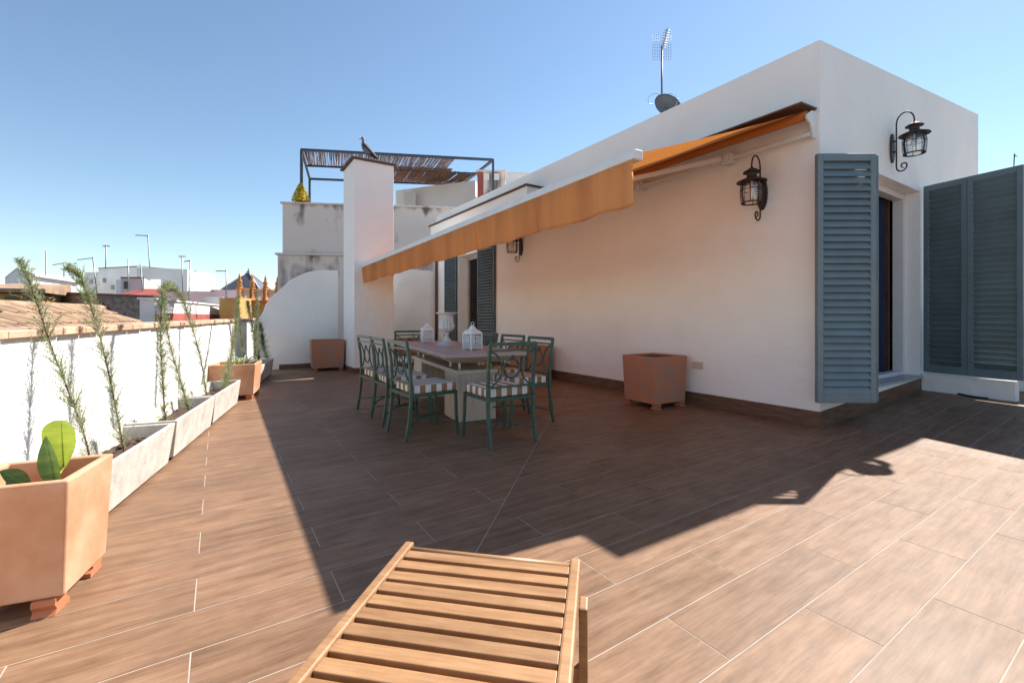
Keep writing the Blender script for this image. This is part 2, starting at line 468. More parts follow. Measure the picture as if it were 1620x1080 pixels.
# ================================================================ the setting
XW = 5.04            # long house wall
YF = 2.095           # facade with the blue shutters
LO = Vector((-0.27, 4.24, 0)); LWD = Vector((0.2046, 0.9788, 0)); LNN = Vector((0.9788, -0.2046, 0))
LANG = math.atan2(LWD.y, LWD.x) - math.pi / 2      # turn of the planter row
def LP(s, t, z=0.0):
    p = LO + LWD * s + LNN * t
    return Vector((p.x, p.y, z))
SLOPE = 0.04
def fz(x):
    return SLOPE * max(0.0, x - 5.0)

g = MB().add([(-1500, -1500, -12), (1500, -1500, -12), (1500, 1500, -12), (-1500, 1500, -12)], [(0, 1, 2, 3)])
struct(g.build('ground', 'ground_city'))

# terrace slab with grout showing between the planks
GZ = -0.0009
m_ = MB()
poly = [(-3.2, 0), (5.0, 0), (10.9, SLOPE * 5.9)]
for (xa, za), (xb, zb) in zip(poly[:-1], poly[1:]):
    m_.hexa([(xa, -4, -0.3), (xb, -4, -0.3), (xb, 12.3, -0.3), (xa, 12.3, -0.3)],
            [(xa, -4, za + GZ), (xb, -4, zb + GZ), (xb, 12.3, zb + GZ), (xa, 12.3, za + GZ)])
floor = struct(m_.build('floor', 'grout'))
MB().box(-2.6, 11.5, -4.0, 12.5, -11.99, -0.301).build('foundation', 'far_white', floor)

# wood-look porcelain planks, half bond, cut along the 45 degree fall line
PL, PW, GAP = 0.97, 0.2475, 0.0025
def clip(poly, a, b, c):
    """keep the side a*x + b*y + c >= 0"""
    out = []
    for i in range(len(poly)):
        p, q = poly[i], poly[(i + 1) % len(poly)]
        dp, dq = a * p[0] + b * p[1] + c, a * q[0] + b * q[1] + c
        if dp >= 0: out.append(p)
        if (dp >= 0) != (dq >= 0):
            k = dp / (dp - dq); out.append((p[0] + (q[0] - p[0]) * k, p[1] + (q[1] - p[1]) * k))
    return out
pieces = []
for k in range(-17, 46):
    y0 = 0.83 + PW * k
    off = 0.41 if k % 2 == 0 else 0.41 + PL / 2
    for j in range(-4, 12):
        x0 = off + PL * j
        q = rect(x0 + GAP, x0 + PL - GAP, y0 + GAP, y0 + PW - GAP)
        cx, cy = x0 + PL / 2, y0 + PW / 2
        t = (Vector((x0 + PL, cy, 0)) - LO).dot(LNN)
        if t < -0.42 or (x0 > XW + 0.1 and y0 > YF + 0.1) or cx > 10.2 or cy > 11.9: continue
        cross = [x_ - y_ + 0.85 for x_, y_ in q]
        if min(cross) < 0 < max(cross) and 0.2 < cx < 5.0:
            for sgn in (1, -1):
                c = clip(q, sgn, -sgn, sgn * 0.85 - 0.0028 * 1.414)
                if len(c) >= 3: pieces.append(c)
        else:
            pieces.append(q)
def seen(c):
    cx = sum(p[0] for p in c) / len(c); cy = sum(p[1] for p in c) / len(c)
    x, y, d = to_px((cx, cy, 0))
    if d < 0.35 or x < -250 or x > 1870 or y > 1300: return 0
    a = abs(sum(c[i][0] * c[(i + 1) % len(c)][1] - c[(i + 1) % len(c)][0] * c[i][1] for i in range(len(c)))) / 2
    return a / d ** 3
pieces.sort(key=seen, reverse=True)
rest = MB()
for i, c in enumerate(pieces):
    mb = MB() if i < 290 else rest
    cx = sum(p[0] for p in c) / len(c)
    hz = random.uniform(0, 0.0003)
    if min(p[0] for p in c) < 5.0 < max(p[0] for p in c): parts = [clip(c, -1, 0, 5.0), clip(c, 1, 0, -5.0)]
    else: parts = [c]
    for c_ in parts:
        mb.prism(c_, lambda u, v, t: (u, v, t + fz(u)), -0.012, hz)
    if i < 290:
        mb.build('plank', 'plank', floor)
stuff(rest.build('planks', 'plank', floor))

# ---------------------------------------------------------------- left parapet
lw = thing('parapet_wall', 'low sunlit white wall with brick coping behind the row of planters', 'wall', LP(0, -0.5))
SA, SB = -6.2, 6.62
def ztop(s): return 0.985 + 0.0065 * (s + 2)
def add_lw(m, s0, s1, t0, t1, za, zb, zc, zd):
    m.hexa([LP(s0, t0, za) - LP(0, -0.5), LP(s0, t1, za) - LP(0, -0.5), LP(s1, t1, zb) - LP(0, -0.5), LP(s1, t0, zb) - LP(0, -0.5)],
           [LP(s0, t0, zc) - LP(0, -0.5), LP(s0, t1, zc) - LP(0, -0.5), LP(s1, t1, zd) - LP(0, -0.5), LP(s1, t0, zd) - LP(0, -0.5)])
m_ = MB(); add_lw(m_, SA, SB, -0.64, -0.42, -0.28, -0.28, ztop(SA), ztop(SB)); m_.build('wall', 'plaster_left', lw)
s = SA
while s < SB - 0.05:
    l_ = random.uniform(0.235, 0.25)
    e = min(s + l_, SB)
    m_ = MB(); dz = random.uniform(-0.004, 0.004); dt = random.uniform(-0.006, 0.006)
    add_lw(m_, s + 0.004, e - 0.004, -0.675 + dt, -0.39 + dt, ztop(s) - 0.001, ztop(e) - 0.001, ztop(s) + 0.045 + dz, ztop(e) + 0.045 + dz)
    m_.build('coping_brick', 'cap_brick', lw, bevel=0.006, seg=1)
    s = e

# ---------------------------------------------------------------- curved end wall, chimney, end wall
YB = 10.70
ew = thing('curved_wall', 'white terrace end wall with a swooping curved top left of the chimney', 'wall', (1.5, YB, 0))
out = [(0.66, -0.28), (0.66, 0.98), (0.80, 1.22), (0.85, 1.39), (0.98, 1.56), (1.147, 1.73), (1.26, 1.85), (1.37, 1.945), (1.49, 2.02), (1.62, 2.085), (1.78, 2.13), (1.95, 2.155), (2.27, 2.16), (2.27, -0.28)]
MB().prism(out, lambda u, v, t: (u - 1.5, t, v), 0, 0.22).build('wall', 'plaster', ew)
MB().box(-0.42, 0.75, -0.012, 0.0, 0.001, 0.10).build('skirting', 'plinth_tile', ew)
ch = thing('chimney', 'tall square white chimney with thin brown cap slab beside the end wall', 'chimney', (2.65, 9.6, 0))
MB().box(-0.40, 0.40, -0.43, 0.46, -0.28, 4.235).build('shaft', 'plaster', ch, bevel=0.008)
MB().box(-0.46, 0.45, -0.48, 0.52, 4.236, 4.275).build('cap_slab', 'slab_edge', ch, bevel=0.005, seg=1)
MB().box(-0.412, 0.412, -0.442, -0.431, 0.001, 0.10).box(-0.412, -0.4005, -0.4305, 0.46, 0.001, 0.10).build('skirting', 'plinth_tile', ch)
rw = thing('end_wall', 'shaded white terrace end wall between the chimney and the house', 'wall', (4, 11.5, 0))
MB().box(-0.949, 1.04, -0.0, 0.2, -0.28, 2.37).build('wall', 'plaster', rw)
MB().box(-1.349, -0.951, -1.438, 0.2, -0.28, 2.37).build('return_wall', 'plaster', rw)

# right-hand terrace edge, low wall (mostly behind the shutters)
tw = thing('terrace_wall', 'low white terrace wall at the right edge behind the louvred shutters', 'wall', (8.7, 0, 0))
MB().box(0, 0.2, -4, YF - 0.003, -0.28, 1.25).build('wall', 'plaster', tw)

# ---------------------------------------------------------------- the house
hs = thing('roof_house', 'white rendered rooftop house with flat parapet, orange awning and blue shutters', 'house', (XW, YF, 0))
HX1, HY1, ZR, RS = 10.85, 11.57, 3.875, 0.117
D0, D1, DZ0, DZ1 = 5.87, 7.97, 0.285, 2.80        # blue-shuttered door in the facade
E0, E1, EZ0, EZ1 = 9.14, 10.20, 0.10, 2.62        # far door in the long wall
def rz_(x): return ZR + RS * (x - XW)
m_ = MB()
def q4(a, b, c, d):
    m_.add([Vector(p) - Vector((XW, YF, 0)) for p in (a, b, c, d)], [(0, 1, 2, 3)])
zb = -0.28
# facade, split round the opening
q4((XW, YF, zb), (D0, YF, zb), (D0, YF, rz_(D0)), (XW, YF, rz_(XW)))
q4((D1, YF, zb), (HX1, YF, zb), (HX1, YF, rz_(HX1)), (D1, YF, rz_(D1)))
q4((D0, YF, DZ1), (D1, YF, DZ1), (D1, YF, rz_(D1)), (D0, YF, rz_(D0)))
q4((D0, YF, zb), (D1, YF, zb), (D1, YF, DZ0), (D0, YF, DZ0))
RD = 0.30
q4((D0, YF, DZ0), (D0, YF + RD, DZ0), (D0, YF + RD, DZ1), (D0, YF, DZ1))
q4((D1, YF, DZ0), (D1, YF + RD, DZ0), (D1, YF + RD, DZ1), (D1, YF, DZ1))
q4((D0, YF, DZ1), (D1, YF, DZ1), (D1, YF + RD, DZ1), (D0, YF + RD, DZ1))
q4((D0, YF, DZ0), (D1, YF, DZ0), (D1, YF + RD, DZ0), (D0, YF + RD, DZ0))
# long wall
q4((XW, YF, zb), (XW, E0, zb), (XW, E0, ZR), (XW, YF, ZR))
q4((XW, E1, zb), (XW, HY1, zb), (XW, HY1, ZR), (XW, E1, ZR))
q4((XW, E0, EZ1), (XW, E1, EZ1), (XW, E1, ZR), (XW, E0, ZR))
q4((XW, E0, zb), (XW, E1, zb), (XW, E1, EZ0), (XW, E0, EZ0))
RE = 0.34
q4((XW, E0, EZ0), (XW + RE, E0, EZ0), (XW + RE, E0, EZ1), (XW, E0, EZ1))
q4((XW, E1, EZ0), (XW + RE, E1, EZ0), (XW + RE, E1, EZ1), (XW, E1, EZ1))
q4((XW, E0, EZ1), (XW, E1, EZ1), (XW + RE, E1, EZ1), (XW + RE, E0, EZ1))
q4((XW, E0, EZ0), (XW, E1, EZ0), (XW + RE, E1, EZ0), (XW + RE, E0, EZ0))
# other sides and roof deck behind a parapet
q4((HX1, YF, zb), (HX1, HY1, zb), (HX1, HY1, rz_(HX1)), (HX1, YF, rz_(HX1)))
q4((XW, HY1, zb), (HX1, HY1, zb), (HX1, HY1, rz_(HX1)), (XW, HY1, ZR))
q4((XW, YF, ZR), (HX1, YF, rz_(HX1)), (HX1, HY1, rz_(HX1)), (XW, HY1, ZR))
wall = m_.build('wall', 'plaster', hs)
def H_(m): return m
def hbuild(m, name, mt, parent=hs, **k):
    m.v = [(x - XW, y - YF, z) for x, y, z in m.v]
    return m.build(name, mt, parent, **k)
# skirting of brown tiles along both walls
y = YF - 0.012
while y < E0 - 0.02:
    e = min(y + PL, E0)
    hbuild(MB().box(XW - 0.012, XW - 0.0005, y + 0.001, e - 0.001, 0.001, 0.157), 'skirting_tile', 'plinth_tile'); y = e
hbuild(MB().box(XW - 0.012, XW - 0.0005, E1, HY1 - 0.08, 0.001, 0.157), 'skirting_tile', 'plinth_tile')
x = XW - 0.012
while x < D1 + 0.02:
    e = min(x + PL, D1 + 0.03)
    hbuild(MB().hexa([(x + .001, YF - .0125, fz(x) + .001), (e - .001, YF - .0125, fz(e) + .001), (e - .001, YF - .0005, fz(e) + .001), (x + .001, YF - .0005, fz(x) + .001)],
                     [(x + .001, YF - .0125, fz(x) + .157), (e - .001, YF - .0125, fz(e) + .157), (e - .001, YF - .0005, fz(e) + .157), (x + .001, YF - .0005, fz(x) + .157)]),
           'skirting_tile', 'plinth_tile'); x = e
# projecting hood over the far door, brown slab on top
hd = hbuild(MB().box(4.66, XW - 0.0005, 6.66, 11.05, 3.02, 3.47), 'hood', 'plaster')
hbuild(MB().box(4.61, XW - 0.0005, 6.61, 11.10, 3.471, 3.497), 'hood_slab', 'slab_edge', hd)
# downpipe at the far corner
hbuild(MB().tube([(XW - 0.05, HY1 - 0.13, 0.02), (XW - 0.05, HY1 - 0.13, 3.0)], 0.035, 10), 'downpipe', 'wood_brown')

# --- door behind the blue shutters
dr = hbuild(MB().box(D0 + .002, D0 + 0.07, YF + 0.16, YF + 0.28, DZ0 + .03, DZ1 - .002).box(D1 - 0.07, D1 - .002, YF + 0.16, YF + 0.28, DZ0 + .03, DZ1 - .002)
            .box(D0 + 0.0705, D1 - 0.0705, YF + 0.16, YF + 0.28, DZ1 - 0.08, DZ1 - .002).box(D0 + 0.0705, D1 - 0.0705, YF + 0.16, YF + 0.28, DZ0 + 0.03, DZ0 + 0.08), 'door_frame', 'white_frame', bevel=0.004)
for (xa, xb, yy) in ((D0 + 0.072, D0 + 1.03, YF + 0.175), (D0 + 0.16, D0 + 1.12, YF + 0.225)):
    f_ = MB(); z0, z1 = DZ0 + 0.081, DZ1 - 0.081
    f_.box(xa, xa + 0.06, yy, yy + 0.035, z0, z1).box(xb - 0.06, xb, yy, yy + 0.035, z0, z1).box(xa + 0.0605, xb - 0.0605, yy, yy + 0.035, z1 - 0.07, z1).box(xa + 0.0605, xb - 0.0605, yy, yy + 0.035, z0, z0 + 0.08)
    d_ = hbuild(f_, 'sliding_sash', 'white_frame', dr, bevel=0.004)
    hbuild(MB().box(xa + 0.061, xb - 0.061, yy + 0.014, yy + 0.02, z0 + 0.081, z1 - 0.071), 'pane', 'window_glass', dr)
# curtain and a brown inner jamb behind the glass
cu = MB(); n = 60; pv = []
for i in range(n + 1):
    xx = D0 + 0.1 + (D1 - 0.25 - D0) * i / n
    pv.append((xx, YF + 0.36 + 0.03 * math.sin(i * 1.25) + 0.012 * math.sin(i * 2.9)))
for (a, b) in zip(pv[:-1], pv[1:]):
    cu.add([(a[0], a[1], 0.3), (b[0], b[1], 0.3), (b[0], b[1], 2.75), (a[0], a[1], 2.75)], [(0, 1, 2, 3)], True)
hbuild(cu, 'curtain', 'curtain', dr)
hbuild(MB().box(D1 - 0.145, D1 - 0.085, YF + 0.305, YF + 0.43, 0.29, 2.78), 'inner_jamb', 'wood_brown', dr)
sill = hbuild(MB().box(D0 - 0.02, D1 + 0.004, YF - 0.035, YF + 0.159, DZ0 + 0.001, DZ0 + 0.029), 'door_sill', 'sill_stone', bevel=0.004)

# --- blue louvred shutters: stiles, rails and one slat each
def shutter(P0, P1, zb0, zb1, zt, paint, nslat, slats_single=True, stile=0.055, thick=0.038, group_name='shutter', tilt=1, ang=61, sww=1.40):
    """leaf from floor-plan point P0 to P1"""
    P0, P1 = Vector((*P0, 0)), Vector((*P1, 0))
    d = (P1 - P0); Ln = d.length; a = math.atan2(d.y, d.x)
    m = MB()
    m.box(0, stile, -thick / 2, thick / 2, zb0, zt).box(Ln - stile, Ln, -thick / 2, thick / 2, zb0, zt)
    m.box(stile + .0004, Ln - stile - .0004, -thick / 2, thick / 2, zb0, zb0 + 0.10).box(stile + .0004, Ln - stile - .0004, -thick / 2, thick / 2, zt - 0.07, zt)
    o = m.build(group_name, paint, hs, loc=(P0.x - XW, P0.y - YF, 0), rz=a, bevel=0.003, seg=1)
    z0, z1 = zb0 + 0.10, zt - 0.07
    p = (z1 - z0) / nslat
    sw, st = p * sww, 0.009
    L_ = Ln - 2 * stile - 0.001
    s_ = MB()
    cs, sn = math.cos(R(ang)) * tilt, math.sin(R(ang))
    prof = []
    for k in range(7):
        u = -0.5 + k / 6.0; bow = 0.006 * (1 - (2 * u) ** 2)
        prof.append((u * sw * 0.9 * cs - (bow + st / 2) * sn * tilt, u * sw * 0.9 * sn + (bow + st / 2) * abs(cs)))
    for k in range(6, -1, -1):
        u = -0.5 + k / 6.0; bow = 0.006 * (1 - (2 * u) ** 2)
        prof.append((u * sw * 0.9 * cs - (bow - st / 2) * sn * tilt, u * sw * 0.9 * sn + (bow - st / 2) * abs(cs)))
    s_.prism(prof, lambda u, v, t: (t, u, v), 0, L_)
    if slats_single:
        me = s_.data('slat', paint)
        for k in range(nslat):
            link('slat', me, o, (stile + 0.0005, 0, z0 + p * (k + 0.5)), rot=(0, random.uniform(-0.002, 0.002), 0))
    else:
        al = MB()
        for k in range(nslat):
            al.add([(x + stile + 0.0005, y, z + z0 + p * (k + 0.5)) for x, y, z in s_.v], s_.f)
        stuff(al.build('slats', paint, o))
    return o
ZT = 2.68
sh = shutter((4.86, 2.05), (5.33, 1.74), 0.275, 0.275, ZT, 'blue_paint', 32, tilt=1, ang=60, sww=1.62, thick=0.05)
sh['label'] = 'blue louvred shutter leaf folded out across the house corner'
shutter((5.366, 1.745), (5.85, 2.05), 0.275, 0.275, ZT, 'blue_paint', 32, tilt=-1, ang=60, sww=1.62, thick=0.05)
shutter((7.985, 2.055), (7.885, 1.615), 0.37, 0.37, 2.86, 'blue_paint', 33, tilt=-1, ang=46, sww=1.5, thick=0.055)
shutter((7.88, 1.61), (7.775, 1.125), 0.37, 0.37, 2.86, 'blue_paint', 33, tilt=-1, ang=46, sww=1.5, thick=0.055)
# hinges on the near leaf
for z_ in (0.62, 1.5, 2.4):
    hbuild(MB().tube([(5.352, 1.727, z_ - 0.04), (5.352, 1.727, z_ + 0.04)], 0.009, 8), 'hinge', 'blue_paint')
# white kerb under the right-hand leaves
kb = thing('door_kerb', 'short white kerb on the floor below the right blue shutters', 'kerb', (7.9, 1.6, fz(7.9)))
MB().hexa([(0.08, 0.488, -0.03), (-0.07, -0.40, -0.03), (0.02, -0.415, -0.03), (0.2, 0.488, -0.03)],
          [(0.08, 0.488, 0.235), (-0.07, -0.40, 0.235), (0.02, -0.415, 0.235), (0.2, 0.488, 0.235)]).build('kerb', 'plaster', kb, bevel=0.006)

# --- far door with dark shutters
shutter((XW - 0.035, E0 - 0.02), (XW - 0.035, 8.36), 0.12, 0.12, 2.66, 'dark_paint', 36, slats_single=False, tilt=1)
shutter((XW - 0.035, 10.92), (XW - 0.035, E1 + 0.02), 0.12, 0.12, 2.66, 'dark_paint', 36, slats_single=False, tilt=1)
fr = hbuild(MB().box(XW + .24, XW + .33, E0 + .002, E0 + .07, EZ0 + .002, EZ1 - .002).box(XW + .24, XW + .33, E1 - .07, E1 - .002, EZ0 + .002, EZ1 - .002)
            .box(XW + .24, XW + .33, E0 + .0705, E1 - .0705, EZ1 - .08, EZ1 - .002).box(XW + .24, XW + .33, E0 + .0705, E1 - .0705, EZ0 + .002, EZ0 + .12), 'door_frame', 'beige_door', bevel=0.004)
hbuild(MB().box(XW + .28, XW + .286, E0 + .071, E1 - .071, EZ0 + .121, EZ1 - .081), 'pane', 'window_glass', fr)
hbuild(MB().box(XW + .36, XW + .37, E0 - .1, E1 + .1, EZ0, EZ1), 'inner_blind', 'beige_door', fr)
# socket
so_ = hbuild(MB().box(XW - 0.014, XW - 0.0005, 3.385, 3.535, 0.455, 0.545), 'power_socket', 'beige_plastic', bevel=0.004)
hbuild(MB().box(XW - 0.018, XW - 0.0142, 3.392, 3.455, 0.465, 0.535).box(XW - 0.018, XW - 0.0142, 3.465, 3.528, 0.465, 0.535), 'socket_cover', 'beige_plastic', so_, bevel=0.002)

# ---------------------------------------------------------------- awning
aw = thing('awning', 'long orange retractable awning with hanging valance fixed to the white house wall', 'awning', (XW, 2.15, 0))
def abuild(m, name, mt, parent=aw, **k):
    m.v = [(x - XW, y - 2.15, z) for x, y, z in m.v]
    return m.build(name, mt, parent, **k)
A0, A1 = 2.13, 9.16
XB = 2.44
def zbar(y): return 2.225 - 0.10 * (y - A0) / (A1 - A0)
m_ = MB(); ny, nx = 40, 14; vs = []; fs = []
for i in range(ny + 1):
    y = A0 + 0.06 + (A1 - A0 - 0.1) * i / ny
    for j in range(nx + 1):
        k = j / nx
        xx = 4.88 + (XB + 0.03 - 4.88) * k
        zz = 3.145 + (zbar(y) + 0.03 - 3.145) * k - 0.012 * math.sin(math.pi * k) + 0.006 * math.sin(i * 0.9) * math.sin(math.pi * k)
        vs.append((xx, y, zz))
for i in range(ny):
    for j in range(nx):
        a = i * (nx + 1) + j
        fs.append((a, a + 1, a + nx + 2, a + nx + 1))
m_.add(vs, fs, True)
abuild(m_, 'cloth', 'awning_cloth')
m_ = MB(); vs = []; fs = []; n = 160; nz = 5
for i in range(n + 1):
    y = A0 + 0.015 + (A1 - A0 - 0.03) * i / n
    dr_ = 0.305 + 0.012 * abs(math.sin(i * math.pi / 26)) + 0.004 * math.sin(i * 0.7)
    for j in range(nz + 1):
        k = j / nz
        vs.append((XB - 0.05 + 0.020 * k * math.sin(i * 0.55 + 0.9 * math.sin(i * 0.21)) + 0.012 * k, y, zbar(y) - 0.04 - dr_ * k))
for i in range(n):
    for j in range(nz):
        a = i * (nz + 1) + j
        fs.append((a, a + 1, a + nz + 2, a + nz + 1))
m_.add(vs, fs, True)
abuild(m_, 'valance', 'valance_cloth')
hem = MB()
for i in range(n):
    a, b = i * (nz + 1) + nz, (i + 1) * (nz + 1) + nz
    up_ = Vector((0, 0, 0.018)); o_ = Vector((-0.0025, 0, 0))
    A2, B2 = Vector(vs[a]) + o_, Vector(vs[b]) + o_
    hem.add([A2, B2, B2 + up_, A2 + up_], [(0, 1, 2, 3)], True)
for i in (26, 52, 78, 104, 130):
    for j in range(nz):
        a = i * (nz + 1) + j; o_ = Vector((-0.003, 0, 0)); w_ = Vector((0, 0.008, 0))
        A2, B2 = Vector(vs[a]) + o_, Vector(vs[a + 1]) + o_
        hem.add([A2 - w_, A2 + w_, B2 + w_, B2 - w_], [(0, 1, 2, 3)], True)
abuild(hem, 'stitched_hem', 'valance_cloth')
fb = abuild(MB().hexa([(XB - .06, A0, zbar(A0) - .035), (XB + .04, A0, zbar(A0) - .035), (XB + .04, A1, zbar(A1) - .035), (XB - .06, A1, zbar(A1) - .035)],
                 [(XB - .045, A0, zbar(A0) + .036), (XB + .04, A0, zbar(A0) + .04), (XB + .04, A1, zbar(A1) + .04), (XB - .045, A1, zbar(A1) + .036)]), 'front_bar', 'white_metal', bevel=0.01)
abuild(MB().tube([(4.90, A0 + .02, 3.105), (4.90, A1, 3.105)], 0.045, 14), 'roller', 'awning_cloth')
abuild(MB().box(XW - 0.10, XW - 0.06, A0 + 0.02, A1, 2.91, 2.95), 'torsion_bar', 'white_metal', bevel=0.004)
abuild(MB().hexa([(4.72, A0 - .01, 3.17), (XW - .0005, A0 - .01, 3.19), (XW - .0005, A1, 3.19), (4.72, A1, 3.17)],
                 [(4.72, A0 - .01, 3.185), (XW - .0005, A0 - .01, 3.205), (XW - .0005, A1, 3.205), (4.72, A1, 3.185)]), 'hood_board', 'dark_board')
cap_ = [(XW - .001, 2.90), (XW - .06, 2.89), (XW - .085, 2.96), (XW - .12, 3.02), (XW - .19, 3.05), (XW - .19, 3.10), (XW - .10, 3.155), (XW - .001, 3.165)]
abuild(MB().prism(cap_, lambda u, v, t: (u, t, v), A0 - .008, A0 + 0.014), 'end_cap', 'white_metal', bevel=0.003, seg=1)
for yy in (2.95, 4.25, 6.6, 8.4):
    abuild(MB().box(XW - 0.14, XW - .0006, yy, yy + 0.10, 2.87, 2.985).box(XW - 0.17, XW - 0.1405, yy + .02, yy + 0.08, 2.89, 2.955), 'bracket', 'white_metal', bevel=0.006)
# folding arms tucked below the cloth
for (ya, yb) in ((3.0, 4.1), (8.45, 7.35)):
    p0 = (XW - 0.16, ya + 0.05, 2.93); p1 = (3.75, yb, 2.66); p2 = (XB + 0.045, ya + 0.1, zbar(ya) + 0.0)
    am = abuild(MB().bar(p0, p1, 0.035, 0.05), 'arm', 'white_metal', bevel=0.004)
    abuild(MB().bar((3.745, yb, 2.66), p2, 0.03, 0.042).tube([(3.75, yb, 2.62), (3.75, yb, 2.70)], 0.035, 10), 'forearm', 'white_metal', am)

# ---------------------------------------------------------------- wall lanterns
def wall_lantern(loc, rz, label, wallname):
    """local +x points away from the wall"""
    t = thing('wall_lantern', label, 'wall lamp', loc, rz, 'iron wall lanterns')
    n = 20
    ov = [(0.18 * math.sin(2 * math.pi * i / n), 0.06 * math.cos(2 * math.pi * i / n)) for i in range(n)]
    MB().prism(ov, lambda u, v, k: (k, v, u), 0.0005, 0.022).build('backplate', 'iron', t, bevel=0.004, seg=1)
    pts = [(0.05, 0, -0.22), (0.05, 0, 0.18)]
    pts += [(0.135 - 0.085 * math.cos(R(a)), 0, 0.28 + 0.12 * math.sin(R(a))) for a in range(0, 181, 15)]
    pts += [(0.22, 0, 0.24)]
    sc = [(0.05, 0, -0.22)] + [(0.10 - 0.05 * math.cos(R(a)), 0, -0.24 - 0.06 * math.sin(R(a))) for a in range(15, 181, 15)]
    sc += [(0.123 + 0.027 * math.cos(R(a)), 0, -0.235 + 0.027 * math.sin(R(a))) for a in range(15, 271, 25)]
    MB().tube(pts, 0.0085, 8).tube(sc, [0.0085] * (len(sc) - 4) + [0.008, 0.007, 0.0065, 0.006], 8).tube([(0.02, 0, -0.05), (0.05, 0, -0.05)], 0.010, 8).tube([(0.02, 0, 0.08), (0.05, 0, 0.08)], 0.010, 8).build('arm', 'iron', t)
    ax = (0.22, 0, 0)
    MB().lathe([(0.012, 0.262), (0.016, 0.25), (0.030, 0.244), (0.085, 0.208), (0.088, 0.200), (0.080, 0.198), (0.048, 0.206), (0.048, 0.150), (0.056, 0.146),
                (0.148, 0.104), (0.150, 0.097), (0.143, 0.096), (0.10, 0.112)], 24, ax).build('cap', 'iron', t)
    c = MB()
    for k in range(8):
        a = 2 * math.pi * (k + 0.5) / 8
        pp = [(0.22 + r * math.cos(a), r * math.sin(a), z) for r, z in ((0.098, 0.11), (0.112, 0.03), (0.110, -0.05), (0.100, -0.125))]
        c.tube(pp, 0.004, 5)
    for r, z, w in ((0.1125, 0.015, 0.004), (0.101, -0.125, 0.008)):
        c.tube([(0.22 + r * math.cos(2 * math.pi * i / 24), r * math.sin(2 * math.pi * i / 24), z) for i in range(24)], w, 6, closed=True)
    c.build('cage', 'iron', t)
    g_ = MB()
    pr = [(0.092, 0.11), (0.105, 0.03), (0.103, -0.05), (0.093, -0.122)]
    vs, fs = [], []
    for (r, z) in pr:
        for j in range(24): vs.append((0.22 + r * math.cos(2 * math.pi * j / 24), r * math.sin(2 * math.pi * j / 24), z))
    for i in range(3):
        for j in range(24): fs.append((i * 24 + j, i * 24 + (j + 1) % 24, (i + 1) * 24 + (j + 1) % 24, (i + 1) * 24 + j))
    g_.add(vs, fs, True).build('glass_shade', 'lamp_glass', t)
    b_ = MB().lathe([(0.014, 0.15), (0.014, 0.075), (0.020, 0.06), (0.034, 0.02), (0.034, -0.005), (0.022, -0.03), (0.006, -0.038)], 14, ax).build('bulb', 'bulb', t)
    return t
wall_lantern((XW, 2.66, 2.46), R(180), 'black iron wall lantern on the long wall below the awning end', '')
wall_lantern((6.93, YF, 3.17), R(-90), 'black iron wall lantern above the blue-shuttered door', '')
wall_lantern((XW, 7.39, 2.50), R(180), 'small far iron wall lantern half hidden by the orange valance', '')

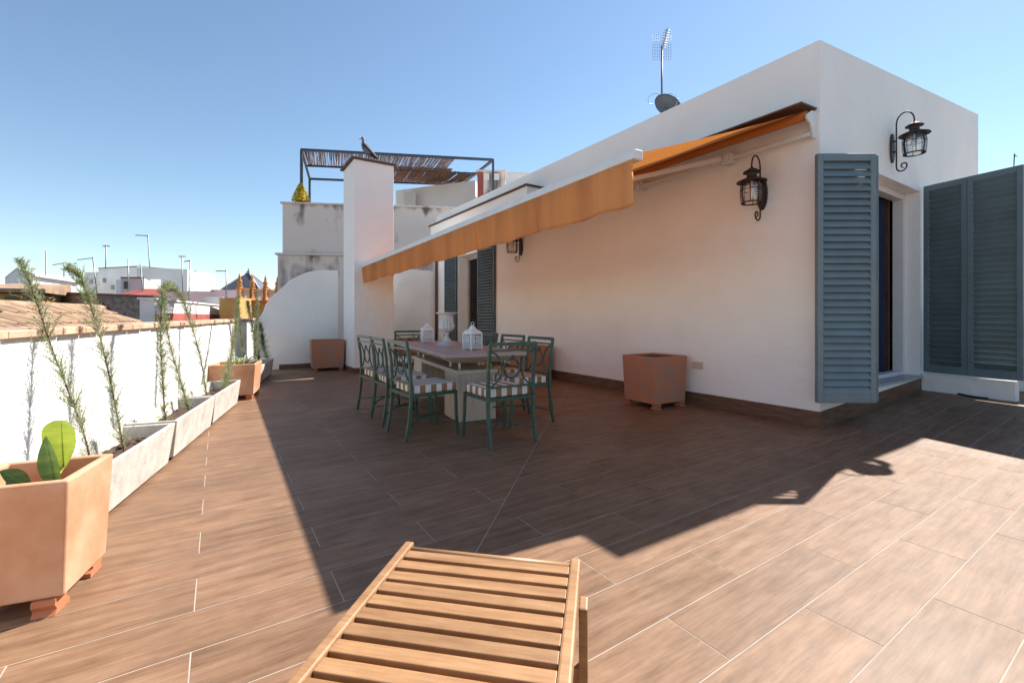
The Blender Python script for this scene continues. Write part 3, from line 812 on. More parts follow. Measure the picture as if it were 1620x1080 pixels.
# ================================================================ things on the terrace
# ---------------------------------------------------------------- chairs
def make_chair():
    t = thing('dining_chair', 'x', 'chair', (0, 0, 0), 0, 'green metal dining chairs')
    hw = 0.232
    def post(sx):
        return [(sx * hw, -0.275, 0.0), (sx * hw, -0.245, 0.16), (sx * hw, -0.228, 0.34), (sx * hw, -0.226, 0.50), (sx * hw, -0.238, 0.69), (sx * hw, -0.268, 0.878)]
    def sq(m, pts, w):
        for a, b in zip(pts[:-1], pts[1:]): m.bar(a, b, w, w, up=(0, 1, 0))
        return m
    for sx in (-1, 1):
        p = post(sx)
        sq(MB(), p[:4], 0.026).build('leg', 'green_metal', t)
        sq(MB(), [(sx * 0.215, 0.225, 0.395), (sx * 0.220, 0.228, 0.2), (sx * 0.225, 0.245, 0.0)], 0.024).build('leg', 'green_metal', t)
    bk = MB()
    for sx in (-1, 1): sq(bk, post(sx)[3:], 0.024)
    def by(z):   # back plane
        return -0.226 - 0.012 * max(0, min(1, (z - 0.5) / 0.19)) - 0.030 * max(0, (z - 0.69) / 0.188)
    B = lambda x, z: (x, by(z), z)
    for z, w in ((0.873, 0.030), (0.818, 0.016), (0.505, 0.018)):
        bk.bar(B(-hw, z), B(hw, z), w * 0.8, w)
    br = bk.build('backrest', 'green_metal', t)
    zc = 0.66
    orn = MB()
    orn.tube([B(0.082 * math.cos(2 * math.pi * i / 28), zc + 0.082 * math.sin(2 * math.pi * i / 28)) for i in range(28)], 0.008, 6, closed=True)
    for sx in (-1, 1):
        pts = [B(sx * (hw + 0.02 - 0.148 * math.cos(R(a))), zc + 0.155 * math.sin(R(a))) for a in range(-82, 83, 8)]
        orn.tube(pts, 0.008, 6)
    for k in range(5):
        a = 2 * math.pi * k / 5 + 0.3
        orn.tube([B(0, 0.755), B(0.022 * math.cos(a), 0.755 + 0.022 * math.sin(a))], [0.006, 0.011], 6)
    orn.build('ornament', 'green_metal', br)
    sf = MB()
    z = 0.40
    sf.bar((-0.225, -0.228, z), (0.225, -0.228, z), 0.022, 0.026).bar((-0.225, 0.228, z), (0.225, 0.228, z), 0.022, 0.026)
    sf.bar((-0.218, -0.216, z), (-0.218, 0.216, z), 0.022, 0.026).bar((0.218, -0.216, z), (0.218, 0.216, z), 0.022, 0.026)
    for k in range(4): sf.bar((-0.206, -0.14 + k * 0.093, z), (0.206, -0.14 + k * 0.093, z), 0.02, 0.008)
    sf.build('seat_frame', 'green_metal', t)
    st = MB()
    for sx in (-1, 1):      # two bowed stretchers that meet in the middle
        pts = []
        for i in range(13):
            a = -1 + 2 * i / 12.0
            pts.append((sx * (0.03 + 0.19 * abs(a) ** 1.8), 0.235 * a - 0.01 * a, 0.125 + 0.03 * (1 - a * a)))
        st.tube(pts, 0.007, 6)
    st.tube([(-0.035, 0, 0.155), (0.035, 0, 0.155)], 0.007, 6)
    st.build('stretcher', 'green_metal', t)
    cu = MB().box(-0.215, 0.215, -0.2, 0.235, 0.414, 0.488)
    cu.build('cushion', 'cushion', t, bevel=0.014, seg=3)
    return t
cbase = make_chair()
spots = [((2.125, 3.50), 0, 'green metal chair at the near end of the table, its ringed back to the viewer'),
         ((1.645, 4.06), -90, 'green chair with striped cushion, nearest on the left side of the table'),
         ((1.665, 4.72), -90, 'middle green chair on the left side of the table'),
         ((1.68, 5.31), -90, 'farthest green chair on the left side of the table'),
         ((2.70, 3.99), 90, 'nearest green chair on the house side of the table'),
         ((2.79, 4.66), 90, 'middle green chair on the house side of the table'),
         ((2.88, 5.42), 90, 'farthest green chair on the house side of the table, before the dark shutters'),
         ((2.58, 6.72), 180, 'green chair at the far end of the table, facing the viewer')]
for i, ((x, y), a, lab) in enumerate(spots):
    c = cbase if i == 0 else copy_tree(cbase)
    c.location = (x, y, 0.001); c.rotation_euler = (0, 0, R(a + (0, 2, -2, 3, -3, 2, -2, 1)[i]))
    c['label'] = lab

# ---------------------------------------------------------------- table
TA = math.atan2(0.139, 0.990)
tb = thing('dining_table', 'long stone dining table on two block pedestals in the awning shade', 'table', (2.45, 5.22, 0), -TA)
L2, W2 = 1.31, 0.44
MB().hexa([(-W2 + .16, -L2 + .2, .635), (W2 - .16, -L2 + .2, .635), (W2 - .16, L2 - .2, .635), (-W2 + .16, L2 - .2, .635)],
          [(-W2, -L2, .705), (W2, -L2, .705), (W2, L2, .705), (-W2, L2, .705)]).build('slab_underside', 'travertine', tb)
MB().box(-W2, W2, -L2, L2, .7055, .74).build('tabletop', 'travertine_top', tb, bevel=0.004)
for sy in (-1, 1):
    MB().box(-0.22, 0.22, sy * 0.77 - 0.23, sy * 0.77 + 0.23, 0.001, 0.50).build('pedestal', 'travertine', tb, bevel=0.006)
    for sx in (-1, 1):
        for q in (-0.16, 0.16):
            MB().tube([(sx * 0.17, sy * 0.77 + q, 0.545), (sx * 0.17, sy * 0.77 + q, 0.64)], 0.014, 10).build('peg', 'white_metal', tb)
MB().box(-0.235, 0.235, -1.02, 1.02, 0.501, 0.546).build('base_plate', 'travertine', tb, bevel=0.005)
TD = Vector((math.sin(TA), math.cos(TA), 0)); TX = Vector((math.cos(TA), -math.sin(TA), 0))
def on_table(a, b): 
    p = Vector((2.45, 5.22, 0)) + TD * a + TX * b
    return (p.x, p.y, 0.7405)
# urn
ur = thing('garden_urn', 'white fluted goblet urn standing at the middle of the table', 'urn', on_table(0.0, -0.03), 0.2); ur.scale = (0.88, 0.88, 0.88)
MB().box(-0.105, 0.105, -0.105, 0.105, 0, 0.03).box(-0.085, 0.085, -0.085, 0.085, 0.0305, 0.06).build('plinth', 'urn_white', ur, bevel=0.006)
MB().lathe([(0.08, 0.061), (0.075, 0.075), (0.045, 0.10), (0.028, 0.13), (0.025, 0.165), (0.04, 0.175), (0.04, 0.188), (0.028, 0.195)], 24).build('foot', 'urn_white', ur)
def fl(i, th): return (0.05 * math.cos(14 * th) if 1 <= i <= 5 else 0)
MB().lathe([(0.03, 0.195), (0.075, 0.215), (0.108, 0.25), (0.115, 0.285), (0.103, 0.32), (0.094, 0.37), (0.096, 0.43), (0.11, 0.45), (0.155, 0.468), (0.16, 0.478), (0.15, 0.482), (0.10, 0.46), (0.085, 0.40), (0.08, 0.30)], 84, flute=fl).build('bowl', 'urn_white', ur)
# white openwork lanterns
def lantern():
    t = thing('candle_lantern', 'x', 'lantern', (0, 0, 0), 0, 'white openwork table lanterns')
    w = 0.085
    m = MB()
    for sx in (-1, 1):
        for sy in (-1, 1):
            m.box(sx * w - 0.008, sx * w + 0.008, sy * w - 0.008, sy * w + 0.008, 0, 0.205)
    m.box(-w + .0085, w - .0085, -w + .0085, w - .0085, 0.022, 0.034)
    m.build('frame', 'white_iron', t)
    for k in range(4):
        p = MB()
        for i in range(-2, 3):
            p.tube([(i * 0.030, w, 0.034), (i * 0.030, w, 0.20 - 0.003 * i * i)], 0.0032, 5)
        for z_ in (0.05, 0.115, 0.18):
            p.tube([(-w, w, z_), (w, w, z_)], 0.0035, 5)
        for zc_ in (0.083, 0.148):
            for i in (-1.5, -0.5, 0.5, 1.5):
                p.tube([(i * 0.030 + 0.0125 * math.cos(2 * math.pi * q / 10), w, zc_ + 0.024 * math.sin(2 * math.pi * q / 10)) for q in range(10)], 0.003, 4, closed=True)
        p.build('fretwork', 'white_iron', t, rz=R(90 * k))
    m = MB()
    pr = [(0.134, 0.203), (0.132, 0.210), (0.118, 0.232), (0.088, 0.252), (0.052, 0.268), (0.050, 0.276), (0.046, 0.283), (0.036, 0.298), (0.018, 0.312), (0.008, 0.318)]
    m.lathe(pr, 4, smooth=False)
    m.v = [(x * math.cos(R(45)) - y * math.sin(R(45)), x * math.sin(R(45)) + y * math.cos(R(45)), z) for x, y, z in m.v]
    m.build('roof', 'white_iron', t, bevel=0.004, seg=2)
    MB().tube([(0.024 * math.cos(2 * math.pi * q / 16), 0, 0.335 + 0.024 * math.sin(2 * math.pi * q / 16)) for q in range(16)], 0.004, 6, closed=True).build('ring', 'white_iron', t)
    return t
l1 = lantern(); l1.location = on_table(-0.78, 0.03); l1.rotation_euler = (0, 0, 0.15); l1.scale = (0.86, 0.86, 0.86)
l1['label'] = 'white openwork lantern on the table, nearer one right of the urn'
l2 = copy_tree(l1); l2.location = on_table(0.86, -0.06); l2.rotation_euler = (0, 0, -0.2)
l2['label'] = 'white openwork lantern on the table, farther one left of the urn'

# ---------------------------------------------------------------- pots and troughs
def pot_mesh(m, L_, Wd, z0, z1, wall, taper, depth):
    """hollow box, wider at the rim; origin at centre of the base"""
    a, b = L_ / 2, Wd / 2
    k = taper
    ob = [(-b + k, -a + k, z0), (b - k, -a + k, z0), (b - k, a - k, z0), (-b + k, a - k, z0)]
    ot = [(-b, -a, z1), (b, -a, z1), (b, a, z1), (-b, a, z1)]
    it = [(-b + wall, -a + wall, z1), (b - wall, -a + wall, z1), (b - wall, a - wall, z1), (-b + wall, a - wall, z1)]
    kk = wall + k * 0.6
    ib = [(-b + kk, -a + kk, z1 - depth), (b - kk, -a + kk, z1 - depth), (b - kk, a - kk, z1 - depth), (-b + kk, a - kk, z1 - depth)]
    v = ob + ot + it + ib
    f = [(3, 2, 1, 0), (12, 13, 14, 15)]
    for i in range(4):
        j = (i + 1) % 4
        f += [(i, j, 4 + j, 4 + i), (4 + i, 4 + j, 8 + j, 8 + i), (8 + i, 8 + j, 12 + j, 12 + i)]
    return m.add(v, f)
def pot_foot(m, x, y, r, s):
    m.v += []
    c, s_ = math.cos(r), math.sin(r)
    prof = [(-0.05, 0), (0.05, 0), (0.05, 0.018), (0.028, 0.03), (0.034, 0.045), (0.03, 0.0595), (-0.045, 0.0595), (-0.05, 0.04), (-0.035, 0.02)]
    m.prism([(u * s, v * 1.0) for u, v in prof], lambda u, v, t: (x + u * c - t * s_, y + u * s_ + t * c, v), -0.035 * s, 0.035 * s)
    return m
def square_pot(label, loc, rz, L_, Wd, hgt, mt, depth=0.12, group='terracotta pots', lid=False, taper=0.02):
    t = thing('terracotta_pot', label, 'pot', loc, rz, group)
    pot_mesh(MB(), L_, Wd, 0.06, hgt, 0.032, taper, depth).build('body', mt, t, bevel=0.009, seg=3)
    for sx in (-1, 1):
        for sy in (-1, 1):
            pot_foot(MB(), sx * (Wd / 2 - 0.075), sy * (L_ / 2 - 0.055), R(90) if sy < 0 else R(-90), 1.0).build('pot_foot', 'terracotta_foot', t)
    so2 = MB()
    a, b = L_ / 2 - 0.058, Wd / 2 - 0.058
    so2.box(-b, b, -a, a, hgt - depth + 0.001, hgt - depth + 0.035)
    so2.build('soil', 'soil', t, bevel=0.01)
    return t
# sunlit row along the left wall
p = LP(-1.755, 0.02); POT1 = p
square_pot('big sunlit orange terracotta pot with a broad-leaved plant, at the left edge', (p.x, p.y, 0.001), LANG, 0.37, 0.37, 0.495, 'terracotta', 0.20)
p = LP(3.08, -0.16); POT2 = p
square_pot('sunlit terracotta pot with small agaves between the concrete troughs', (p.x, p.y, 0.001), LANG, 0.60, 0.56, 0.475, 'terracotta', 0.10, taper=0.03)
# shade pots
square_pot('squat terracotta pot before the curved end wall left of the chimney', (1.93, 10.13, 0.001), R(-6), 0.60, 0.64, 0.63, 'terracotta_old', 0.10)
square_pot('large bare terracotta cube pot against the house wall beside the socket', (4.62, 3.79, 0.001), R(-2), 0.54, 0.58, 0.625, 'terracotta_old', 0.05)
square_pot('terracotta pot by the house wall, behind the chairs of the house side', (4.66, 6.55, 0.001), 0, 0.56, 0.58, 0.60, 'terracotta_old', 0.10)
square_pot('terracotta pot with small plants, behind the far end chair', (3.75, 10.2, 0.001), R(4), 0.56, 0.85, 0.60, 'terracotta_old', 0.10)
POT4 = Vector((3.75, 10.2, 0))

troughs = [(-1.13, -0.02, 'nearest long pale concrete trough, directly behind the big leafy terracotta pot'),
           (0.05, 1.20, 'second long pale concrete trough from the near end of the wall'),
           (1.25, 2.47, 'third pale concrete trough, just before the agave pot'),
           (3.50, 4.58, 'pale concrete trough directly beyond the agave pot'),
           (4.66, 5.74, 'farthest pale concrete trough, touching the shaded end wall corner')]
for s0, s1, lab in troughs:
    c = LP((s0 + s1) / 2, -0.17)
    t = thing('concrete_trough', lab, 'planter', (c.x, c.y, 0.001), LANG + random.uniform(-0.012, 0.012), 'pale concrete troughs')
    L_ = s1 - s0
    pot_mesh(MB(), L_, 0.34, 0.022, 0.31, 0.028, 0.035, 0.12).build('body', 'concrete', t, bevel=0.006, seg=2)
    for sy in (-1, 1):
        MB().box(-0.11, 0.11, sy * (L_ / 2 - 0.22) - 0.05, sy * (L_ / 2 - 0.22) + 0.05, 0, 0.0215).build('foot', 'concrete', t)
    sm = MB(); nx, ny = 5, 24; vs = []; fs = []
    for i in range(ny + 1):
        for j in range(nx + 1):
            x_ = -0.118 + 0.236 * j / nx; y_ = -(L_ / 2 - 0.05) + (L_ - 0.10) * i / ny
            vs.append((x_, y_, 0.206 + 0.022 * random.random()))
    for i in range(ny):
        for j in range(nx):
            a = i * (nx + 1) + j; fs.append((a, a + 1, a + nx + 2, a + nx + 1))
    sm.add(vs, fs, True).build('soil', 'soil', t)
    for k in range(4):
        MB().lathe([(0.004, 0), (random.uniform(.015, .028), 0.01), (0.02, 0.022), (0.004, 0.03)], 7, (random.uniform(-.08, .08), random.uniform(-L_ / 2 + .1, L_ / 2 - .1), 0.215)).build('clod', 'soil', t)

# ---------------------------------------------------------------- feathery shrubs trained along the wall
def smooth_path(pts, n):
    out = []
    P = [pts[0]] + pts + [pts[-1]]
    segs = len(pts) - 1
    for i in range(n + 1):
        f = i / n * segs; k = min(int(f), segs - 1); u = f - k
        a, b, c, d = P[k], P[k + 1], P[k + 2], P[k + 3]
        out.append(0.5 * ((2 * b) + (c - a) * u + (2 * a - 5 * b + 4 * c - d) * u * u + (3 * b - a - 3 * c + d) * u ** 3))
    return out
def shrub(label, pix, t_off, mt='needles', dens=1.0, fat=0.075, tip_bare=0.08, seed=1, lean=0.0):
    rnd = random.Random(seed)
    pl = LP(0, t_off)
    raw = []
    pb = on_plane(*pix[-1], pl, LNN)
    for i, (x, y) in enumerate(pix):
        q = on_plane(x, y, pb, LWD) if lean else on_plane(x, y, pl, LNN)
        tq = (q - LO).dot(LNN)
        if tq < -0.37 and q.z < 1.10: q = on_plane(x, y, LP(0, -0.37), LNN)
        k = i / (len(pix) - 1)
        raw.append(q)
    base_ = raw[-1].copy(); 
    raw[-1].z = 0.20
    path = smooth_path(raw[::-1], 46)
    b0 = path[0]
    t = thing('feathery_shrub', label, 'shrub', (b0.x, b0.y, 0.24), 0, 'feathery shrubs along the left wall')
    o0 = Vector((b0.x, b0.y, 0.24))
    loc = [q - o0 for q in path]
    n = len(loc)
    MB().tube(loc, [0.0048 * (1 - 0.75 * i / n) + 0.001 for i in range(n)], 6).build('stem', 'stem', t)
    fo = MB()
    total = sum((loc[i + 1] - loc[i]).length for i in range(n - 1))
    tw = MB()
    cnt = int(total * 270 * dens)
    for q in range(cnt):
        f = rnd.random() ** 0.95
        if f < 0.03: continue
        k = min(int(f * (n - 1)), n - 2)
        c = loc[k].lerp(loc[k + 1], f * (n - 1) - k)
        d = (loc[k + 1] - loc[k]).normalized()
        a = rnd.uniform(0, 2 * math.pi)
        o = d.orthogonal().normalized(); o2 = d.cross(o)
        out = (o * math.cos(a) + o2 * math.sin(a))
        body = math.sin(math.pi * min(1, max(0.12, f * 0.82 + 0.15))) ** 0.6
        ln = fat * body * rnd.uniform(0.4, 1.5)
        dirv = (out * rnd.uniform(0.35, 0.9) + d * rnd.uniform(0.6, 1.4)).normalized()
        e = c + dirv * ln
        tw.tube([c, e], [0.0013, 0.0007], 3, smooth=False)
        for w in range(9):       # needles on the twig
            g = (w + 1) / 9.0
            pt = c.lerp(e, g)
            aa = rnd.uniform(0, 2 * math.pi)
            p1 = dirv.orthogonal().normalized(); p2 = dirv.cross(p1)
            nd = (dirv * rnd.uniform(0.3, 0.9) + (p1 * math.cos(aa) + p2 * math.sin(aa))).normalized()
            nl = rnd.uniform(0.012, 0.025)
            wd = nd.cross(Vector((rnd.uniform(-1, 1), rnd.uniform(-1, 1), rnd.uniform(-1, 1)))).normalized() * 0.0024
            fo.add([pt - wd, pt + wd, pt + nd * nl], [(0, 1, 2)])
    me = bpy.data.meshes.new('foliage'); me.from_pydata([tuple(v) for v in fo.v + tw.v], [], fo.f + [tuple(i + len(fo.v) for i in f) for f in tw.f])
    me.materials.append(MATS[mt])
    link('foliage', me, t)
    return t
shrub('feathery shrub leaning far left over the coping, nearest to the leafy pot', [(33, 415), (47, 448), (62, 490), (80, 545), (100, 598), (120, 650), (134, 690), (147, 722)], -0.17, fat=0.095, seed=11, lean=1)
shrub('feathery shrub with a bent bare tip, second from the near end', [(110, 424), (128, 440), (142, 480), (160, 540), (174, 600), (186, 660), (197, 708)], -0.17, fat=0.095, seed=12, dens=1.2, lean=1)
shrub('dense upright feathery shrub with bushy arched top in the second trough', [(272, 452), (262, 452), (256, 480), (254, 530), (256, 580), (259, 630), (262, 662)], -0.15, fat=0.08, seed=13, dens=1.2)
shrub('thin feathery shrub leaning left beside the bushy upright one', [(259, 478), (264, 520), (274, 565), (285, 600), (293, 630), (299, 650)], -0.18, fat=0.095, seed=14, lean=1)
shrub('arching feathery shrub bowed over like a hook in the second trough', [(266, 458), (278, 460), (289, 474), (298, 500), (309, 535), (319, 575), (328, 622)], -0.18, fat=0.095, seed=15, dens=1.1, lean=1)
shrub('dark green feathery shrub leaning right from the third trough', [(378, 470), (374, 505), (369, 540), (363, 575), (357, 600), (353, 616)], -0.13, fat=0.11, seed=16, dens=1.5)
shrub('slim feathery shrub rising behind the agave pot', [(378, 488), (380, 515), (382, 540), (386, 565), (388, 582)], -0.30, fat=0.075, seed=17)
shrub('dark feathery shrub leaning left in the trough beyond the agave pot', [(392, 478), (396, 500), (402, 530), (407, 556), (411, 576)], -0.17, fat=0.10, seed=18, dens=1.3, mt='needles_dark')
shrub('upright feathery shrub in the trough beyond the agave pot', [(407, 462), (406, 495), (405, 530), (404, 560), (404, 580)], -0.10, fat=0.10, seed=19, dens=1.3)
shrub('small dark feathery shrub in the farthest trough by the end wall', [(411, 512), (415, 535), (419, 555), (424, 573)], -0.17, fat=0.12, seed=20, dens=1.6, mt='needles_dark')

# ---------------------------------------------------------------- broad leaves and agaves
def blade(m, base_, tipdir, length, width, droop, n=14, fold=0.25, side=None, shape=None):
    """one leaf: a folded strip bent over its length"""
    d = Vector(tipdir).normalized()
    sd = Vector(side).normalized() if side else d.cross(Vector((0, 0, 1))).normalized()
    vs, fs = [], []
    p = Vector(base_); cur = d.copy()
    for i in range(n + 1):
        k = i / n
        w = width * (shape(k) if shape else math.sin(math.pi * min(0.98, k * 0.9 + 0.06)) ** 0.55) / 2
        nm = cur.cross(sd).normalized()
        for j in (-1, -0.5, 0, 0.5, 1):
            vs.append(p + sd * (w * j) - nm * (fold * w * abs(j)))
        cur = (cur + Vector((0, 0, -droop / n))).normalized()
        p = p + cur * (length / n)
    for i in range(n):
        for j in range(4):
            a = i * 5 + j; fs.append((a, a + 1, a + 6, a + 5))
    m.add(vs, fs, True)
    return m
bp_ = thing('banana_plant', 'young broad-leaved plant with one lime and one dark green leaf', 'plant', (POT1.x, POT1.y, 0.33))
def px_leaf(name, mt, stem_px, tip_px, toff, width, droop, fold, side, shape):
    pl = LP(-1.755 + toff, 0)
    a = on_plane(*stem_px, pl, LWD) - Vector((POT1.x, POT1.y, 0.33)); b = on_plane(*tip_px, pl, LWD) - Vector((POT1.x, POT1.y, 0.33))
    m = blade(MB(), a, b - a, (b - a).length * 1.02, width, droop, fold=fold, side=side, shape=shape)
    o = m.build(name, mt, bp_)
    r0 = Vector((0, 0, 0.0))
    MB().tube([r0, r0.lerp(a, 0.5) + Vector((0.004, 0, 0.01)), a], [0.008, 0.006, 0.004], 8).build('leaf_stalk', 'leaf_lime', bp_)
    mid = [Vector(m.v[i * 5 + 2]) for i in range(15)]
    MB().tube(mid, [0.0032 - 0.0028 * i / 14 for i in range(15)], 6).build('midrib', 'leaf_lime', o)
    return o
broad = lambda k: (0.16 + 0.84 * math.sin(math.pi / 2 * min(1, k / 0.62)) ** 1.1) * (1.0 if k < 0.72 else math.sqrt(max(0.0, 1 - ((k - 0.72) / 0.30) ** 2)))
lance = lambda k: max(0.0, math.sin(math.pi * (0.03 + 0.97 * k) ** 0.85)) ** 0.85
sd_ = RT * 1.0
px_leaf('leaf', 'leaf_lime', (101, 738), (97, 666), 0.04, 0.14, 0.10, 0.20, sd_, broad)
px_leaf('leaf', 'leaf_green', (92, 770), (74, 690), -0.04, 0.085, 0.10, 0.45, sd_ + Vector((0, 0, 0.25)), lance)
px_leaf('leaf', 'leaf_green', (48, 770), (3, 742), 0.0, 0.065, 0.2, 0.5, Vector((0.3, 0.5, 0.8)), lance)

def agave(label, loc, n, ln, wd, mt, seed, group):
    rnd = random.Random(seed)
    t = thing('agave_plant', label, 'plant', loc, 0, group)
    for i in range(n):
        a = 2 * math.pi * i / n * 2.4 + rnd.uniform(-.3, .3)
        up = rnd.uniform(0.5, 1.6)
        blade(MB(), (0, 0, 0), (math.cos(a), math.sin(a), up), ln * rnd.uniform(.75, 1.1), wd, 0.5, fold=0.5).build('leaf', mt, t)
    return t
agave('pale yellow-green spiky agave in the sunlit terracotta pot', tuple(LP(2.98, -0.12, 0.412)), 14, 0.20, 0.028, 'agave_pale', 3, 'small agaves')
agave('grey-green agave in the sunlit terracotta pot, farther from the viewer', tuple(LP(3.17, -0.08, 0.412)), 14, 0.22, 0.036, 'agave', 4, 'small agaves')
for k, (dx, lab) in enumerate(((-0.24, 'small dark tuft at the left end of the far terracotta pot'), (0.12, 'larger dark tuft near the middle of the far terracotta pot'))):
    agave(lab, (POT4.x + dx, POT4.y - 0.05, 0.538), 16, 0.16 + 0.12 * k, 0.02, 'leaf_green', 8 + k, 'tufts in the far pot')

# ---------------------------------------------------------------- teak lounger in the foreground
lg = thing('sun_lounger', 'slatted teak sun lounger at the bottom of the picture', 'lounger', (0.705, 1.212, 0.0), R(-44))
# local x across, local -y runs away from the foot end towards the viewer
LW_, LZ = 0.54, 0.352
for sx in (-1, 1):
    MB().bar((sx * 0.266, 0.012, LZ), (sx * 0.266, -1.85, LZ - 0.02), 0.030, 0.048).build('side_rail', 'teak', lg, bevel=0.006)
tub = MB().tube([(-0.2505, -0.012, LZ + 0.004), (0.2505, -0.012, LZ + 0.004)], 0.0135, 12); tub.build('end_dowel', 'teak', lg)
slat_me = MB().box(-0.2505, 0.2505, -0.0205, 0.0205, -0.009, 0.009).data('slat', 'teak', bevel=0.0025, seg=2)
y = -0.052; k = 0
while y > -1.8:
    o = link('slat', slat_me, lg, (0, y, LZ + 0.010 - 0.0105 * (-y)), rot=(random.uniform(-.012, .012), random.uniform(-.003, .003), random.uniform(-.004, .004)))
    y -= 0.0558
for sx in (-1, 1):
    MB().box(sx * 0.2 - 0.018, sx * 0.2 + 0.018, -1.8, -0.035, LZ - 0.048, LZ - 0.024).build('slat_batten', 'teak', lg)
    for (ya, yb) in ((-0.13, -0.10), (-1.55, -1.60)):
        MB().bar((sx * 0.294, ya, LZ - 0.02), (sx * 0.294, yb, 0.002), 0.024, 0.055, up=(0, 1, 0)).build('leg', 'teak', lg, bevel=0.005)
MB().bar((-0.281, -0.105, 0.12), (0.281, -0.105, 0.12), 0.025, 0.04).bar((-0.27, -1.585, 0.12), (0.27, -1.585, 0.12), 0.025, 0.04).build('cross_rail', 'teak', lg)

# cable on the floor by the door
pts = [(1487, 612), (1497, 617), (1510, 622), (1530, 627), (1550, 630), (1563, 631)]
cp = []
for x_, y_ in pts:
    q = on_plane(x_, y_, (5, 0, 0.0), Vector((-SLOPE, 0, 1)).normalized())
    cp.append(Vector((q.x, q.y, fz(q.x) + 0.011)))
cc = smooth_path(cp, 24)
c_ = MB().tube([q - cp[0] for q in cc], 0.011, 8).build('black_cable', 'black_rubber', loc=cp[0])
tag(c_, 'short black cable lying on the floor below the right shutters', 'cable')

# ================================================================ on the roofs
# seagull decoy on the chimney
bd = thing('bird', 'dark-winged bird statue with grey head standing on the chimney cap', 'bird', (2.52, 9.30, 4.2755), R(150))
spine = [((-0.20, 0.095), 0.010, 0.012), ((-0.15, 0.115), 0.032, 0.022), ((-0.09, 0.155), 0.052, 0.048), ((-0.03, 0.205), 0.064, 0.068), ((0.015, 0.265), 0.062, 0.070),
         ((0.045, 0.325), 0.050, 0.055), ((0.055, 0.375), 0.034, 0.036), ((0.052, 0.415), 0.029, 0.030), ((0.062, 0.45), 0.037, 0.036), ((0.075, 0.478), 0.028, 0.028), ((0.082, 0.492), 0.008, 0.010)]
vs, fs = [], []; n = 14
for i, ((x, z), a, b) in enumerate(spine):
    x0, z0 = spine[max(i - 1, 0)][0]; x1, z1 = spine[min(i + 1, len(spine) - 1)][0]
    tx, tz = x1 - x0, z1 - z0; l_ = math.hypot(tx, tz); tx /= l_; tz /= l_
    for j in range(n):
        th = 2 * math.pi * j / n
        vs.append((x - tz * b * math.cos(th), a * math.sin(th), z + tx * b * math.cos(th)))
for i in range(len(spine) - 1):
    for j in range(n): fs.append((i * n + j, i * n + (j + 1) % n, (i + 1) * n + (j + 1) % n, (i + 1) * n + j))
MB().add(vs, fs, True).add(vs[:n], [tuple(range(n))]).add(vs[-n:], [tuple(range(n))]).build('body', 'bird_grey', bd)
for sy in (-1, 1):
    w = []
    for i, ((x, z), hgt) in enumerate((((0.035, 0.33), 0.03), ((0.0, 0.27), 0.068), ((-0.05, 0.21), 0.072), ((-0.11, 0.155), 0.056), ((-0.18, 0.095), 0.034), ((-0.23, 0.055), 0.008))):
        off = 0.058 - 0.008 * i
        w.append([(x - 0.6 * hgt, sy * off * 0.75, z + 0.6 * hgt), (x, sy * (off + 0.014), z), (x + 0.6 * hgt, sy * off * 0.8, z - 0.6 * hgt)])
    vs = [p for r in w for p in r]; fs = []
    for i in range(5):
        for j in range(2): a = i * 3 + j; fs.append((a, a + 1, a + 4, a + 3))
    o = MB().add(vs, fs, True).build('wing', 'bird_dark', bd)
    md = o.modifiers.new('thick', 'SOLIDIFY'); md.thickness = 0.014; md.offset = 0
MB().hexa([(-0.27, -0.012, 0.035), (-0.27, 0.012, 0.035), (-0.12, 0.03, 0.12), (-0.12, -0.03, 0.12)], [(-0.265, -0.012, 0.045), (-0.265, 0.012, 0.045), (-0.12, 0.03, 0.145), (-0.12, -0.03, 0.145)]).build('tail', 'bird_white', bd)
MB().tube([(0.085, 0, 0.455), (0.13, 0, 0.448), (0.15, 0, 0.436)], [0.012, 0.009, 0.003], 8).build('beak', 'leaf_yellow', bd)
for sy in (-1, 1):
    MB().tube([(-0.045, sy * 0.03, 0.17), (-0.04, sy * 0.03, 0.006), (0.03, sy * 0.03, 0.006)], 0.006, 6).build('leg', 'bird_dark', bd)

# roof aerial and dish on the house
ax, ay = 6.22, 4.95
am = thing('roof_aerial', 'tall television mast with grid aerial above the white house roof', 'antenna', (ax, ay, rz_(ax)))
MB().tube([(0, 0, -0.02), (0, 0, 1.62)], 0.015, 8).build('mast', 'steel', am)
gd = MB()
v1 = Vector((RT.x, RT.y, 0)); up = Vector((0, 0, 1))
cz = 1.60
for i in range(-4, 5):
    gd.tube([v1 * (i * 0.038) + up * (cz - 0.21), v1 * (i * 0.038) + up * (cz + 0.21)], 0.0022, 4)
for i in range(0, 9):
    gd.tube([v1 * -0.155 + up * (cz - 0.21 + i * 0.052), v1 * 0.155 + up * (cz - 0.21 + i * 0.052)], 0.0018, 4)
gd.build('reflector_grid', 'steel', am)
yg = MB(); tilt = (-FW * 0.9 - v1 * 0.16 + up * 0.02).normalized()
yg.tube([up * (cz - 0.05), up * (cz - 0.05) + tilt * 0.55], 0.010, 6)
for i in range(8):
    c = up * (cz - 0.05) + tilt * (0.08 + 0.063 * i)
    yg.tube([c - v1 * 0.052, c + v1 * 0.052], 0.004, 5)
yg.build('yagi', 'steel', am)
fm = MB()
for sx in (-1, 1):
    c = v1 * (sx * 0.13) + up * 0.74
    fm.tube([c + (v1 * (0.10 * math.cos(2 * math.pi * q / 16)) + up * 0.05 * math.sin(2 * math.pi * q / 16)) - FW * 0.08 * math.sin(2 * math.pi * q / 16) for q in range(13)], 0.004, 5)
fm.tube([up * 0.72 - v1 * 0.12, up * 0.74 + v1 * 0.12], 0.006, 6)
fm.build('folded_dipole', 'steel', am)
